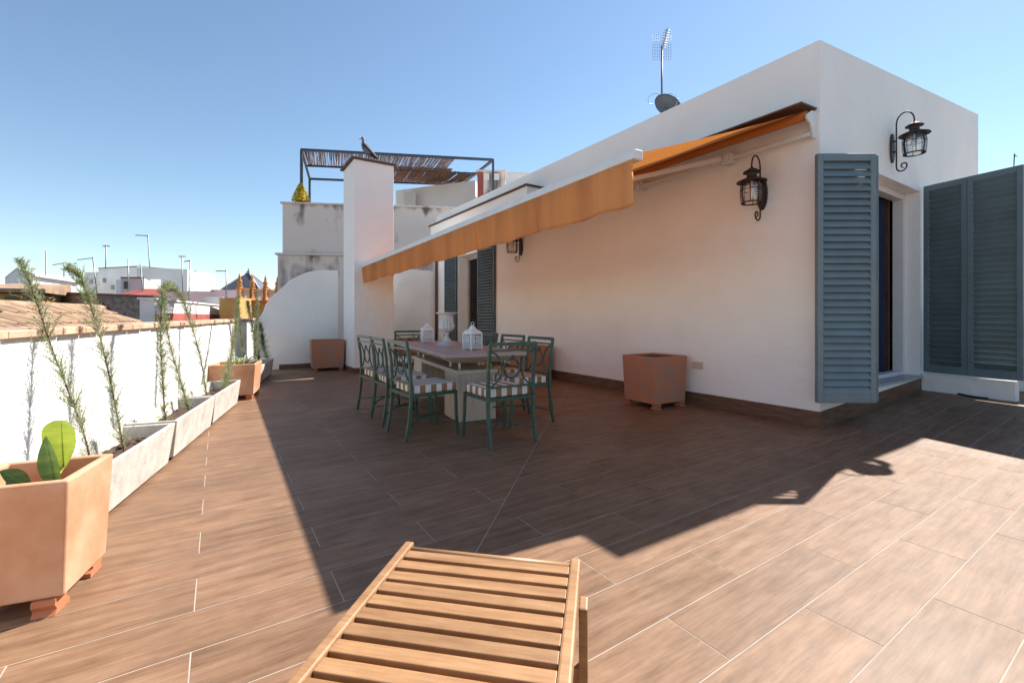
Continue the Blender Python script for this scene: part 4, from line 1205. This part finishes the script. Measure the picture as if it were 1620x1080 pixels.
ds = thing('satellite_dish', 'grey satellite dish just showing over the white house parapet', 'satellite dish', (ax - 0.02, ay - 0.1, rz_(ax)), 0)
MB().tube([(0, 0, -0.02), (0, 0, 0.55)], 0.02, 8).build('post', 'steel', ds)
dm = MB().lathe([(0.01, 0.0), (0.10, 0.012), (0.19, 0.045), (0.235, 0.072), (0.24, 0.078), (0.235, 0.082), (0.19, 0.055), (0.10, 0.022), (0.01, 0.01)], 28)
q = Vector((-0.35, -0.85, 0.30)).normalized().to_track_quat('Z', 'Y').to_matrix()
dm.v = [tuple(q @ Vector(v) + Vector((0, 0, 0.53))) for v in dm.v]
dm.build('reflector', 'dish_grey', ds)
b0 = q @ Vector((0, -0.2, 0.06)) + Vector((0, 0, 0.5)); b1 = q @ Vector((0, -0.1, 0.36)) + Vector((0, 0, 0.5))
MB().tube([b0, b1], 0.008, 6).build('feed_arm', 'steel', ds)

# ---------------------------------------------------------------- neighbouring building with reed pergola
NA = at_d(447, 322, 13.0)
nd = Vector((0.902, -0.432, 0)); nb = Vector((0.432, 0.902, 0))
nrz = math.atan2(nd.y, nd.x)
nh = thing('neighbour_building', 'stained old white building behind the chimney with a reed pergola on top', 'building', (NA.x, NA.y, 0), nrz)
ZN = NA.z
Wn = 7.2
def yl(x): return 0
MB().box(0, Wn, 0, 0.28, 2.95, ZN).box(0, 0.28, 0.2805, 6.5, 2.95, ZN).build('parapet', 'old_render', nh)
MB().box(-0.10, Wn, -0.09, 6.5, -11.9, 2.88).build('wall', 'old_render', nh)
MB().box(-0.16, Wn, -0.15, 6.5, 2.885, 2.945).build('cornice', 'old_render', nh, bevel=0.015)
MB().box(-0.06, Wn, -0.05, 0.33, ZN + .0005, ZN + 0.05).box(-0.06, 0.33, 0.331, 6.5, ZN + .0005, ZN + 0.05).build('coping', 'old_render', nh, bevel=0.012)
MB().box(0.285, Wn, 0.285, 6.5, 2.96, 3.2).build('roof_deck', 'far_pink', nh)
def inv(x, y, d):
    p = at_d(x, y, d) - Vector((NA.x, NA.y, 0))
    return Vector((p.dot(nd), p.dot(nb), p.z))
ZP = 6.20
def pg(x, y): return inv(x, y, (ZP - H) * F / (HOR - y))
fl_, fr_, bl_, br_ = pg(477, 237), pg(780, 253), pg(490, 283), pg(730, 293)
pw = 0.07
pergola = MB()
for a, b in ((fl_, fr_), (bl_, br_), (fl_, bl_), (fr_, br_)): pergola.bar(a, b, pw, pw)
mid0, mid1 = fl_.lerp(bl_, 0.5), fr_.lerp(br_, 0.5)
pergola.bar(mid0, mid1, pw * 0.8, pw * 0.8)
pe = pergola.build('pergola_frame', 'frame_blue', nh)
for c in (fl_, fr_, bl_, br_):
    MB().bar((c.x, c.y, 3.2), (c.x, c.y, ZP - 0.036), pw, pw).build('pergola_post', 'frame_blue', nh)
# reed mats: many thin canes on top of the frame
rnd = random.Random(5)
def reeds(a, b, c, d, n, mt, name, drop, r, skip):
    m = MB()
    for i in range(n):
        k = i / (n - 1.0) + rnd.uniform(-0.4, 0.4) / n
        if rnd.random() < skip: continue
        p = a.lerp(b, k); q = c.lerp(d, k + rnd.uniform(-0.01, 0.01))
        dz = Vector((0, 0, 0.05 - drop * rnd.random()))
        e0, e1 = rnd.uniform(-0.02, 0.05), rnd.uniform(0.93, 1.02)
        m.tube([p.lerp(q, e0) + dz, p.lerp(q, 0.5) + dz - Vector((0, 0, drop * 0.6)), p.lerp(q, e1) + dz], r, 4)
    o = m.build(name, mt, nh); stuff(o)
P_ = lambda k, f: fl_.lerp(fr_, k).lerp(bl_.lerp(br_, k), f)
reeds(P_(0.01, 0.06), P_(0.80, 0.06), P_(0.01, 0.52), P_(0.80, 0.52), 260, 'reed_pale', 'reed_mat', 0.03, 0.013, 0.08)
reeds(P_(0.50, 0.38), P_(0.84, 0.38), P_(0.50, 0.98), P_(0.84, 0.98), 170, 'reed', 'reed_mat', 0.06, 0.012, 0.04)
reeds(P_(0.80, 0.5), P_(0.99, 0.5), P_(0.74, 0.99), P_(0.97, 0.99), 90, 'reed', 'reed_mat', 0.08, 0.012, 0.05)
# stair head and flue on its roof
a, b = inv(626, 300, 17.5), inv(752, 300, 16.2)
zt = at_d(690, 293, 16.8).z
m_ = MB(); m_.hexa([(a.x, a.y, 3.2), (b.x, b.y, 3.2), (b.x + .4, b.y + 1.6, 3.2), (a.x + .4, a.y + 1.6, 3.2)], [(a.x, a.y, zt), (b.x, b.y, zt), (b.x + .4, b.y + 1.6, zt), (a.x + .4, a.y + 1.6, zt)])
m_.build('stair_head', 'far_white', nh)
c = inv(651, 310, 16.9)
MB().box(c.x - .28, c.x + .16, c.y - .05, c.y + .5, 3.2, zt - 0.25).build('stair_pier', 'far_white', nh)
yp = thing('yellow_bush', 'small yellow-leaved bush growing on the stained parapet left of the chimney', 'plant', tuple(at_d(476, 321, 13.15) + Vector((0, 0, 0.02))))
m_ = MB(); rnd = random.Random(9)
for i in range(1500):
    hh = rnd.random() ** 1.4
    rr = (0.24 * (1 - hh) ** 0.8 + 0.03) * math.sqrt(rnd.random())
    a = rnd.uniform(0, 6.283)
    c = Vector((rr * math.cos(a), rr * math.sin(a), 0.02 + hh * 0.52))
    d1 = Vector((rnd.uniform(-1, 1), rnd.uniform(-1, 1), rnd.uniform(-.6, 1))).normalized() * 0.045
    d2 = d1.orthogonal().normalized() * 0.02
    m_.add([c - d2, c + d1, c + d2, c - d1 * 0.4], [(0, 1, 2, 3)])
me = bpy.data.meshes.new('crown'); me.from_pydata([tuple(v) for v in m_.v], [], m_.f); me.materials.append(MATS['leaf_yellow']); link('crown', me, yp)
m_ = MB()
for i in range(6):
    a = i * 1.05
    m_.tube([(0, 0, 0), (0.05 * math.cos(a), 0.05 * math.sin(a), 0.2), (0.09 * math.cos(a), 0.09 * math.sin(a), 0.36)], [0.008, 0.005, 0.002], 5)
m_.build('branches', 'stem', yp)

# red and grey flue block beyond the house roof
fp = at_d(780, 300, 15.0)
fb_ = thing('flue_block', 'small stained flue block with red corner above the white house roof', 'chimney', (fp.x, fp.y, -11.9), -YAW)
z0, z1 = 8.0, at_d(780, 272, 15.0).z + 11.9
x0, x1 = -0.52, 0.40
MB().box(x0 + 0.2, x1, 0, 0.9, 0.0, z1).build('block', 'old_render', fb_)
MB().box(x0, x0 + 0.199, -0.012, 0.9, 0.0, z1 - 0.02).build('red_corner', 'red_paint', fb_)
MB().box(x0 - 0.05, x1 + 0.06, -0.07, 0.95, z1 + .001, z1 + 0.05).build('cap', 'old_render', fb_, bevel=0.01)
for xx in (-0.22, 0.12):
    MB().box(xx - 0.09, xx + 0.09, -0.012, -0.0005, z1 - 0.27, z1 - 0.05).build('vent', 'far_white', fb_)
wp = at_d(812, 300, 16.5)
wb = thing('white_block', 'pale white roof block just behind the red-cornered flue', 'building', (wp.x, wp.y, -11.9), -YAW)
MB().box(-0.6, 1.3, 0.4, 2.5, 0, at_d(812, 270, 16.5).z + 11.9).build('wall', 'far_white', wb)
MB().box(-0.64, 1.34, 0.36, 2.54, at_d(812, 270, 16.5).z + 11.901, at_d(812, 270, 16.5).z + 11.96).build('coping', 'far_white', wb)

# ================================================================ rooftops beyond the left wall
# clay-tiled roof
rp = [at_d(-60, 489, 9.5), at_d(152, 486, 9.8), on_plane(214, 523, (0, 0, 0.72), Vector((0, 0, 1))), on_plane(-60, 600, (0, 0, 0.72), Vector((0, 0, 1)))]
A_ = at_d(-90, 486, 6.0); A_.z = 1.27
B_ = A_ + LWD * 4.05; A_ = A_ - LWD * 1.5
e1 = (B_ - A_); Lr = e1.length; e1.normalize()
hd_ = Vector((e1.y, -e1.x, 0)).normalized()          # down-slope, towards the terrace
if hd_.dot(LNN) < 0: hd_ = -hd_
dn = (hd_ + Vector((0, 0, -0.40))).normalized()
upn = e1.cross(dn).normalized()
if upn.z < 0: upn = -upn
tr = thing('tiled_roof', 'old clay pan-tiled roof just beyond the left wall', 'roof', tuple(A_))
RLEN = 3.2
Lr2 = Lr
dk = MB(); q0 = Vector((0, 0, 0))
c4 = [q0, e1 * Lr2, e1 * (Lr2 + 0.0) + dn * RLEN, dn * RLEN]
dk.hexa([p - upn * 0.25 for p in c4], [p - upn * 0.02 for p in c4]); dk.build('roof_deck', 'old_brick', tr)
body = MB()
b4 = [q0 + hd_ * 0.1, e1 * (Lr2 - .1) + hd_ * 0.1, e1 * (Lr2 - .1) + hd_ * (RLEN - .45), hd_ * (RLEN - .45)]
body.hexa([p + Vector((0, 0, -11.9 - A_.z)) for p in b4], [Vector((p.x, p.y, -0.35 - 0.4 * p.dot(hd_))) for p in b4]); body.build('wall', 'far_pink', tr)
# half-round cover tiles, one object each
pitch, tl = 0.215, 0.44
prof = [(0.082 * math.cos(R(a)), 0.088 * math.sin(R(a))) for a in range(0, 181, 30)]
inn = [(0.068 * math.cos(R(a)), 0.073 * math.sin(R(a))) for a in range(180, -1, -30)]
tm = MB()
def tilept(u, v, t):
    f = 1.0 + 0.12 * (t / tl)
    p = e1 * (u * f) + upn * (v * f + 0.018 * t / tl) + dn * t
    return tuple(p)
tm.prism(prof + inn, tilept, 0.0, tl + 0.05)
tme = tm.data('tile', 'roof_tile')
ncol, nrow = int(Lr2 / pitch), int(RLEN / tl)
far = MB(); cnt = 0
for i in range(ncol):
    for j in range(nrow):
        p = e1 * (pitch * (i + 0.5)) + dn * (tl * j) + upn * random.uniform(-0.004, 0.006)
        x_, y_, d_ = to_px(p + A_)
        if d_ < 0.5 or x_ < -60 or x_ > 260: continue
        if cnt < 280:
            link('tile', tme, tr, p, rot=(0, 0, random.uniform(-0.02, 0.02))); cnt += 1
        else:
            far.add([Vector(v) + p for v in tm.v], tm.f)
if far.v: stuff(far.build('tiles', 'roof_tile', tr))
rdg = MB(); k = 0.0
while k < Lr2 - 0.1:
    MB().prism([(0.11 * math.cos(R(a)), 0.085 * math.sin(R(a))) for a in range(0, 181, 30)], lambda u, v, t: tuple(e1 * (k + t) + hd_ * u + Vector((0, 0, v + 0.02))), 0.0, 0.40).build('ridge_tile', 'roof_tile', tr)
    k += 0.385

def block(name, label, cat, pxs, d0, d1, ytop0, ytop1, depth, mt, zbot=-11.9, group=None, coping=None):
    """building whose visible face runs from pixel column pxs[0] at distance d0 to pxs[1] at d1"""
    a, b = at_d(pxs[0], ytop0, d0), at_d(pxs[1], ytop1, d1)
    c = Vector((a.x, a.y, zbot))
    t = thing(name, label, cat, tuple(c), 0, group)
    dd = Vector((b.x - a.x, b.y - a.y, 0)); n_ = Vector((-dd.y, dd.x, 0)).normalized()
    if n_.dot(FW) < 0: n_ = -n_
    q = [Vector((0, 0, 0)), dd, dd + n_ * depth, n_ * depth]
    za, zb_ = a.z - zbot, b.z - zbot
    m = MB().hexa(q, [q[0] + Vector((0, 0, za)), q[1] + Vector((0, 0, zb_)), q[2] + Vector((0, 0, zb_)), q[3] + Vector((0, 0, za))])
    m.build('wall', mt, t)
    if coping:
        o = n_ * -0.05; m = MB()
        q2 = [q[0] + o, q[1] + o, q[2], q[3]]
        m.hexa([q2[0] + Vector((0, 0, za + .001)), q2[1] + Vector((0, 0, zb_ + .001)), q2[2] + Vector((0, 0, zb_ + .001)), q2[3] + Vector((0, 0, za + .001))],
               [q2[0] + Vector((0, 0, za + .06)), q2[1] + Vector((0, 0, zb_ + .06)), q2[2] + Vector((0, 0, zb_ + .06)), q2[3] + Vector((0, 0, za + .06))])
        m.build('coping', coping, t)
    t['n'] = 0
    del t['n']
    return t, c, dd, n_
def face_quad(t, c, dd, n_, name, mt, x0, y0, x1, y1, d, off=0.03, thick=0.06):
    """a flat piece on the visible face, given by pixels at distance d"""
    ps = []
    for (x, y) in ((x0, y1), (x1, y1), (x1, y0), (x0, y0)):
        p = on_plane(x, y, c, n_) - c
        ps.append(p)
    return MB().hexa([p - n_ * off for p in ps], [p + n_ * (thick - off) for p in ps]).build(name, mt, t)

# stone wall behind the tiled roof
t, c, dd, n_ = block('stone_wall', 'rough grey-brown masonry wall behind the clay-tiled roof', 'wall', (62, 246), 14.5, 12.4, 463, 471, 0.4, 'old_brick', zbot=-11.9, coping='slab_edge')
fq = [on_plane(x, y, c, n_) - c for x, y in ((186, 522), (212, 522), (172, 486), (158, 476))]  # diagonal shadow on the masonry, painted as a thin maroon slab
MB().hexa([p - n_ * 0.03 for p in fq], [p + n_ * 0.03 for p in fq]).build('shadow_patch', 'maroon', t)
# yellow hut at the far left
t, c, dd, n_ = block('roof_hut', 'small ochre hut with dark window at the left edge', 'building', (-30, 66), 12.0, 12.6, 463, 466, 2.0, 'ochre')
face_quad(t, c, dd, n_, 'window', 'window_dark', 8, 469, 30, 486, 12)
face_quad(t, c, dd, n_, 'pier', 'old_brick', 38, 466, 66, 478, 12, off=0.05)
q = [at_d(-40, 461, 11.6), at_d(72, 463, 12.3)]
e = (q[1] - q[0]); nn_ = n_ * 2.2
MB().hexa([v - c for v in (q[0], q[1], q[1] + nn_, q[0] + nn_)], [v - c + Vector((0, 0, 0.10)) for v in (q[0], q[1], q[1] + nn_ + Vector((0, 0, .25)), q[0] + nn_ + Vector((0, 0, .25)))]).build('roof', 'roof_tile', t)
# long sunlit white wall with red base
a = at_d(245, 474, 11.0)
W1 = Vector((a.x, a.y, -11.9))
t = thing('white_roof_wall', 'long white wall with a red painted base band beyond the left parapet', 'wall', tuple(W1))
LL = 6.5
def lwp(s, t_, z): p = LWD * s + LNN * t_; return Vector((p.x, p.y, z))
zt = a.z + 11.9
zr = on_plane(330, 497, W1, LNN).z + 11.9
MB().hexa([lwp(0, -.3, 0), lwp(0, 0, 0), lwp(LL, 0, 0), lwp(LL, -.3, 0)], [lwp(0, -.3, zt), lwp(0, 0, zt), lwp(LL, 0, zt), lwp(LL, -.3, zt)]).build('wall', 'far_white', t)
MB().hexa([lwp(0, 0.0005, zr - 1.5), lwp(0, 0.02, zr - 1.5), lwp(LL, 0.02, zr - 1.5), lwp(LL, 0.0005, zr - 1.5)], [lwp(0, .0005, zr), lwp(0, 0.02, zr), lwp(LL, 0.02, zr), lwp(LL, 0.0005, zr)]).build('base_band', 'red_paint', t)
MB().hexa([lwp(LL + .001, -.5, 0), lwp(LL + .001, .12, 0), lwp(LL + .3, .12, 0), lwp(LL + .3, -.5, 0)], [lwp(LL + .001, -.5, zt + .35), lwp(LL + .001, .12, zt + .35), lwp(LL + .3, .12, zt + .35), lwp(LL + .3, -.5, zt + .35)]).build('end_pier', 'far_white', t)
MB().hexa([lwp(-.05, -.34, zt + .001), lwp(-.05, 0.04, zt + .001), lwp(LL, 0.04, zt + .001), lwp(LL, -.34, zt + .001)], [lwp(-.05, -.34, zt + .05), lwp(-.05, .04, zt + .05), lwp(LL, .04, zt + .05), lwp(LL, -.34, zt + .05)]).build('coping', 'far_white', t)
# mauve wall
block('mauve_wall', 'faded mauve wall behind the white wall with the red base', 'wall', (262, 344), 21.0, 23.0, 460, 461, 0.4, 'mauve')
block('mauve_parapet', 'far faded mauve parapet left of the ochre balustrade', 'wall', (340, 372), 24.0, 25.0, 458, 459, 0.4, 'mauve')
# ochre building with finials
t, c, dd, n_ = block('ochre_building', 'ochre building with pinnacled balustrade before the slate spire', 'building', (375, 470), 17.5, 19.5, 478, 479, 3.0, 'ochre')
u_ = dd.normalized()
zc_ = at_d(375, 478, 17.5).z + 11.9
o_ = n_ * -0.14
MB().hexa([v + o_ + Vector((0, 0, zc_ + .001)) for v in (Vector(), dd, dd + n_ * .4, n_ * .4)], [v + o_ * 1.6 + Vector((0, 0, zc_ + .10)) for v in (Vector(), dd, dd + n_ * .4, n_ * .4)]).build('cornice', 'orange_stone', t, bevel=0.02)
face_quad(t, c, dd, n_, 'string_course', 'orange_stone', 376, 494, 460, 497, 17.5, off=0.06)
pz = zc_ + 0.10
zpan = on_plane(400, 462, c, n_).z + 11.9
for k, xp in enumerate((380, 400, 421, 440, 459)):
    p = on_plane(xp, 478, c, n_) - c; p.z = 0
    pr = MB()
    pr.lathe([(0.13, 0), (0.13, 0.10), (0.09, 0.12), (0.10, 0.40), (0.13, 0.44), (0.13, 0.50)], 4, smooth=False)
    pr.v = [(x + p.x + n_.x * .05, y + p.y + n_.y * .05, z + pz + .001) for x, y, z in pr.v]
    pi = pr.build('pier', 'orange_stone', t)
    fn = MB().lathe([(0.07, 0.501), (0.11, 0.56), (0.06, 0.62), (0.10, 0.68), (0.09, 0.74), (0.04, 0.82), (0.05, 0.86), (0.015, 1.03)], 10)
    fn.v = [(x + p.x + n_.x * .05, y + p.y + n_.y * .05, z + pz) for x, y, z in fn.v]
    fn.build('pinnacle', 'orange_stone', pi)
    if k < 4:
        p2 = on_plane((400, 421, 440, 459)[k], 478, c, n_) - c; p2.z = 0
        i0, i1 = p + u_ * .14, p2 - u_ * .14
        pn = MB().hexa([v + Vector((0, 0, pz + .001)) for v in (i0, i1, i1 + n_ * .12, i0 + n_ * .12)], [v + Vector((0, 0, pz + .40)) for v in (i0, i1, i1 + n_ * .12, i0 + n_ * .12)])
        pn.build('panel', 'far_pink', t)
        MB().hexa([v + Vector((0, 0, pz + .401)) for v in (i0 - n_ * .04, i1 - n_ * .04, i1 + n_ * .16, i0 + n_ * .16)], [v + Vector((0, 0, pz + .46)) for v in (i0 - n_ * .04, i1 - n_ * .04, i1 + n_ * .16, i0 + n_ * .16)]).build('rail', 'ochre', t)
t, c, dd, n_ = block('yellow_wall', 'sunny yellow wall with a dark opening beyond the left parapet', 'building', (347, 378), 16.0, 18.2, 471, 472, 0.6, 'ochre')
face_quad(t, c, dd, n_, 'opening', 'window_dark', 347, 498, 376, 506, 16)
# slate spire
sp_ = at_d(393, 460, 34.0)
ts = thing('slate_spire', 'dark slate pyramid roof on the skyline behind the pinnacles', 'roof', (sp_.x, sp_.y, -11.9), R(20))
zs = sp_.z + 11.9
MB().box(-1.2, 1.2, -1.2, 1.2, 0, zs).build('tower', 'far_pink', ts)
hr = at_d(393, 432, 34).z - sp_.z
pr = MB().lathe([(1.85, 0), (1.25, hr * .36), (0.7, hr * .68), (0.12, hr)], 4, smooth=False)
pr.v = [(x, y, z + zs + .001) for x, y, z in pr.v]
rf = pr.build('roof', 'slate', ts)
MB().tube([(0, 0, zs + hr), (0, 0, zs + hr + 0.35)], 0.04, 6).lathe([(0.02, 0), (0.12, .06), (0.12, .12), (0.02, .18)], 8, (0, 0, zs + hr)).build('finial', 'slate', rf)
for k in range(4):
    a = R(90 * k)
    ri = [(1.87, 0), (1.27, hr * .36), (0.72, hr * .68), (0.13, hr)]
    MB().tube([(r * math.cos(a), r * math.sin(a), z + zs + .01) for r, z in ri], 0.05, 5).build('hip', 'far_pink', rf)

# far white buildings
t, c, dd, n_ = block('white_building', 'big plain white building on the skyline, shaded side to the viewer', 'building', (156, 217), 36.0, 33.0, 425, 422, 4.0, 'far_white', coping='slab_edge')
tW, cW, dW, nW = t, c, dd, n_
t2, c2, dd2, n2 = block('sunlit_building', 'sunlit white flank with a stepped end, right of the big white building', 'building', (218, 283), 33.0, 44.0, 423, 433, 3.0, 'far_white')
t3, c3, dd3, n3 = block('white_annexe', 'low shaded white annexe left of the big white building', 'building', (134, 157), 38.0, 36.5, 431, 430, 4.0, 'far_white')
# gabled white house far left
a = at_d(8, 440, 30.0)
gb = thing('gabled_house', 'white gabled house with pale green roof at the far left skyline', 'house', (a.x, a.y, -11.9), 0)
def gp(x, y, d): return at_d(x, y, d) - Vector((a.x, a.y, -11.9))
f0 = [gp(8, 470, 30), gp(52, 470, 27.5)]
f1 = gp(125, 470, 33.0)
z_l, z_r, z_p, z_e = gp(8, 441, 30).z, gp(50, 436, 27.5).z, gp(22, 427, 29).z, gp(125, 435, 33).z
bk = (gp(125, 470, 33.0) - f0[1])
gm = MB()
P0, P1 = Vector((f0[0].x, f0[0].y, 0)), Vector((f0[1].x, f0[1].y, 0))
E = Vector((bk.x, bk.y, 0))
PM = P0.lerp(P1, 0.42)
poly = [(P0, 0), (P1, 0), (P1, z_r), (PM, z_p), (P0, z_l)]
va = [Vector((p.x, p.y, z)) for p, z in poly]; vb = [v + E for v in va]
gm.add(va + vb, [(0, 1, 2, 3, 4), (9, 8, 7, 6, 5), (0, 5, 6, 1), (1, 6, 7, 2), (4, 9, 5, 0)])
gm.build('wall', 'far_white', gb)
up3 = Vector((0, 0, .12))
MB().hexa([va[2] - (va[3] - va[2]) * .12, va[3] + up3 * .1, vb[3] + up3 * .1, vb[2] - (vb[3] - vb[2]) * .12], [va[2] - (va[3] - va[2]) * .12 + up3, va[3] + up3, vb[3] + up3, vb[2] - (vb[3] - vb[2]) * .12 + up3]).build('roof', 'green_roof', gb)
MB().hexa([va[3] + up3 * .1, va[4], vb[4], vb[3] + up3 * .1], [va[3] + up3, va[4] + up3, vb[4] + up3, vb[3] + up3]).build('roof', 'green_roof', gb)
for x in (69, 109):
    k = (x - 52) / 73.0
    q = va[2] + (vb[2] - va[2]) * k
    MB().tube([Vector((q.x, q.y, 8)) - n_ * 0.25, Vector((q.x, q.y, z_r + (z_e - z_r) * 0)) - n_ * 0.25], 0.13, 6).build('post', 'maroon', gb)
MB().hexa([v for v in (gp(50, 459, 27.3), gp(102, 459, 30), gp(102, 459, 31), gp(50, 459, 28.3))], [v + up3 for v in (gp(50, 459, 27.3), gp(102, 459, 30), gp(102, 459, 31), gp(50, 459, 28.3))]).build('ledge', 'maroon', gb)
w_ = gp(107, 452, 31.2)
face_quad(tW, cW, dW, nW, 'window', 'window_dark', 176, 451, 181, 458, 35)
face_quad(tW, cW, dW, nW, 'window', 'window_dark', 163, 440, 168, 447, 35)
face_quad(t3, c3, dd3, n3, 'window', 'window_dark', 142, 442, 147, 449, 37)
face_quad(t2, c2, dd2, n2, 'window', 'window_dark', 262, 446, 267, 455, 40)
# penthouse with flat slab and red roof
t, c, dd, n_ = block('roof_cabin', 'small pink roof cabin with flat slab above a red roof', 'building', (191, 228), 24.0, 24.5, 440, 440, 2.0, 'far_pink', coping='slab_edge')
face_quad(t, c, dd, n_, 'window', 'window_dark', 196, 445, 204, 457, 24)
q = at_d(208, 470, 22.0)
rd = thing('red_roof', 'low red hipped roof in front of the pink roof cabin', 'roof', (q.x, q.y, -11.9), -YAW)
zz = q.z + 11.9
MB().box(-1.1, 1.2, 0, 2.4, 0, zz).build('wall', 'far_pink', rd)
hh = at_d(208, 455, 22).z - q.z
MB().hexa([(-1.2, -.1, zz + .001), (1.25, -.1, zz + .001), (1.25, 2.5, zz + .001), (-1.2, 2.5, zz + .001)], [(-.25, 0.9, zz + hh), (.9, .9, zz + hh), (.9, 1.5, zz + hh), (-.25, 1.5, zz + hh)]).build('roof', 'red_paint', rd)
block('grey_cabin', 'small grey roof cabin beside the sunlit white flank', 'building', (230, 254), 27.0, 28.0, 442, 442, 2.0, 'far_white')

# distant tree on the skyline
q = at_d(303, 462, 40.0)
dt = thing('distant_tree', 'tiny dark tree top on the skyline beside the roof aerials', 'tree', (q.x, q.y, -11.9))
zz = q.z + 11.9
MB().tube([(0, 0, 0), (0, 0, zz)], [0.25, 0.06], 7).build('trunk', 'stem', dt)
m_ = MB(); rnd = random.Random(4)
for i in range(700):
    hh = rnd.random(); rr = (0.75 * (1 - hh) + .05) * math.sqrt(rnd.random()); a = rnd.uniform(0, 6.28)
    cc = Vector((rr * math.cos(a), rr * math.sin(a), zz - .6 + hh * 1.5))
    d1 = Vector((rnd.uniform(-1, 1), rnd.uniform(-1, 1), rnd.uniform(-1, 1))).normalized() * .12; d2 = d1.orthogonal().normalized() * .06
    m_.add([cc - d2, cc + d1, cc + d2, cc - d1], [(0, 1, 2, 3)])
me = bpy.data.meshes.new('crown'); me.from_pydata([tuple(v) for v in m_.v], [], m_.f); me.materials.append(MATS['needles_dark']); link('crown', me, dt)

# skyline aerials: foot pixel, top pixel, distance, boom
aer = [((72, 470), (73, 397), 29.0, None, 'plain thin mast above the gabled house'),
       ((101, 440), (102, 415), 33.2, (-18, 3), 'short mast with a long side boom above the gabled house roof'),
       ((153, 462), (147, 407), 34.5, (-24, 3), 'leaning mast with a long boom left of the big white building'),
       ((167, 430), (168, 388), 37.0, (0, 0), 'mast with a small cross aerial on the big white building'),
       ((203, 462), (203, 410), 23.7, None, 'thin plain mast before the pink roof cabin'),
       ((227, 468), (222, 417), 22.6, None, 'thin leaning mast right of the pink roof cabin'),
       ((238, 440), (234, 372), 38.0, (-19, -1), 'tallest skyline mast with a yagi on top, above the white flank'),
       ((289, 462), (288, 404), 24.0, (0, 0), 'tall mast right of the white flank, left one of a pair'),
       ((300, 462), (301, 411), 25.0, (-9, 1), 'mast with a small boom, right one of a pair'),
       ((299, 475), (299, 444), 20.5, None, 'short dark pole in front of the mauve wall'),
       ((358, 470), (358, 427), 22.0, (-16, 0), 'mast with a flat boom left of the pinnacles'),
       ((1604, 262), (1605, 243), 14.0, (3, 2), 'tiny aerial tip above the right-hand blue shutters')]
for (fx, fy), (tx, ty), d, boom, lab in aer:
    p0, p1 = at_d(fx, fy, d), at_d(tx, ty, d)
    z_g = -11.9 if d > 14.5 else 0.16
    t = thing('skyline_aerial', lab, 'antenna', (p0.x, p0.y, p0.z - 1.0), 0, 'aerials on the skyline roofs')
    b = p1 - p0; low = Vector((0, 0, 1.0))
    th = 0.0011 * d
    MB().tube([Vector((0, 0, 0)), low, low + b], th, 5).build('mast', 'steel', t)
    if boom:
        m_ = MB(); k = d / F
        e = low + b - Vector((0, 0, 0.05)); q = e + RT * (boom[0] * k) + Vector((0, 0, -boom[1] * k))
        if boom == (0, 0):
            e0, q = e - RT * 5 * k, e + RT * 5 * k
            m_.tube([e0, q], th * .7, 4)
            for i in range(5):
                c = e0.lerp(q, i / 4.0); m_.tube([c - Vector((0, 0, 2.2 * k)), c + Vector((0, 0, 2.2 * k))], th * .45, 4)
        else:
            m_.tube([e, q], th * .7, 4)
            for i in range(9):
                c = e.lerp(q, i / 8.0); s_ = 1.8 * k
                m_.tube([c - FW * s_ - Vector((0, 0, s_ * .6)), c + FW * s_ + Vector((0, 0, s_ * .6))], th * .45, 4)
        m_.build('boom', 'steel', t)
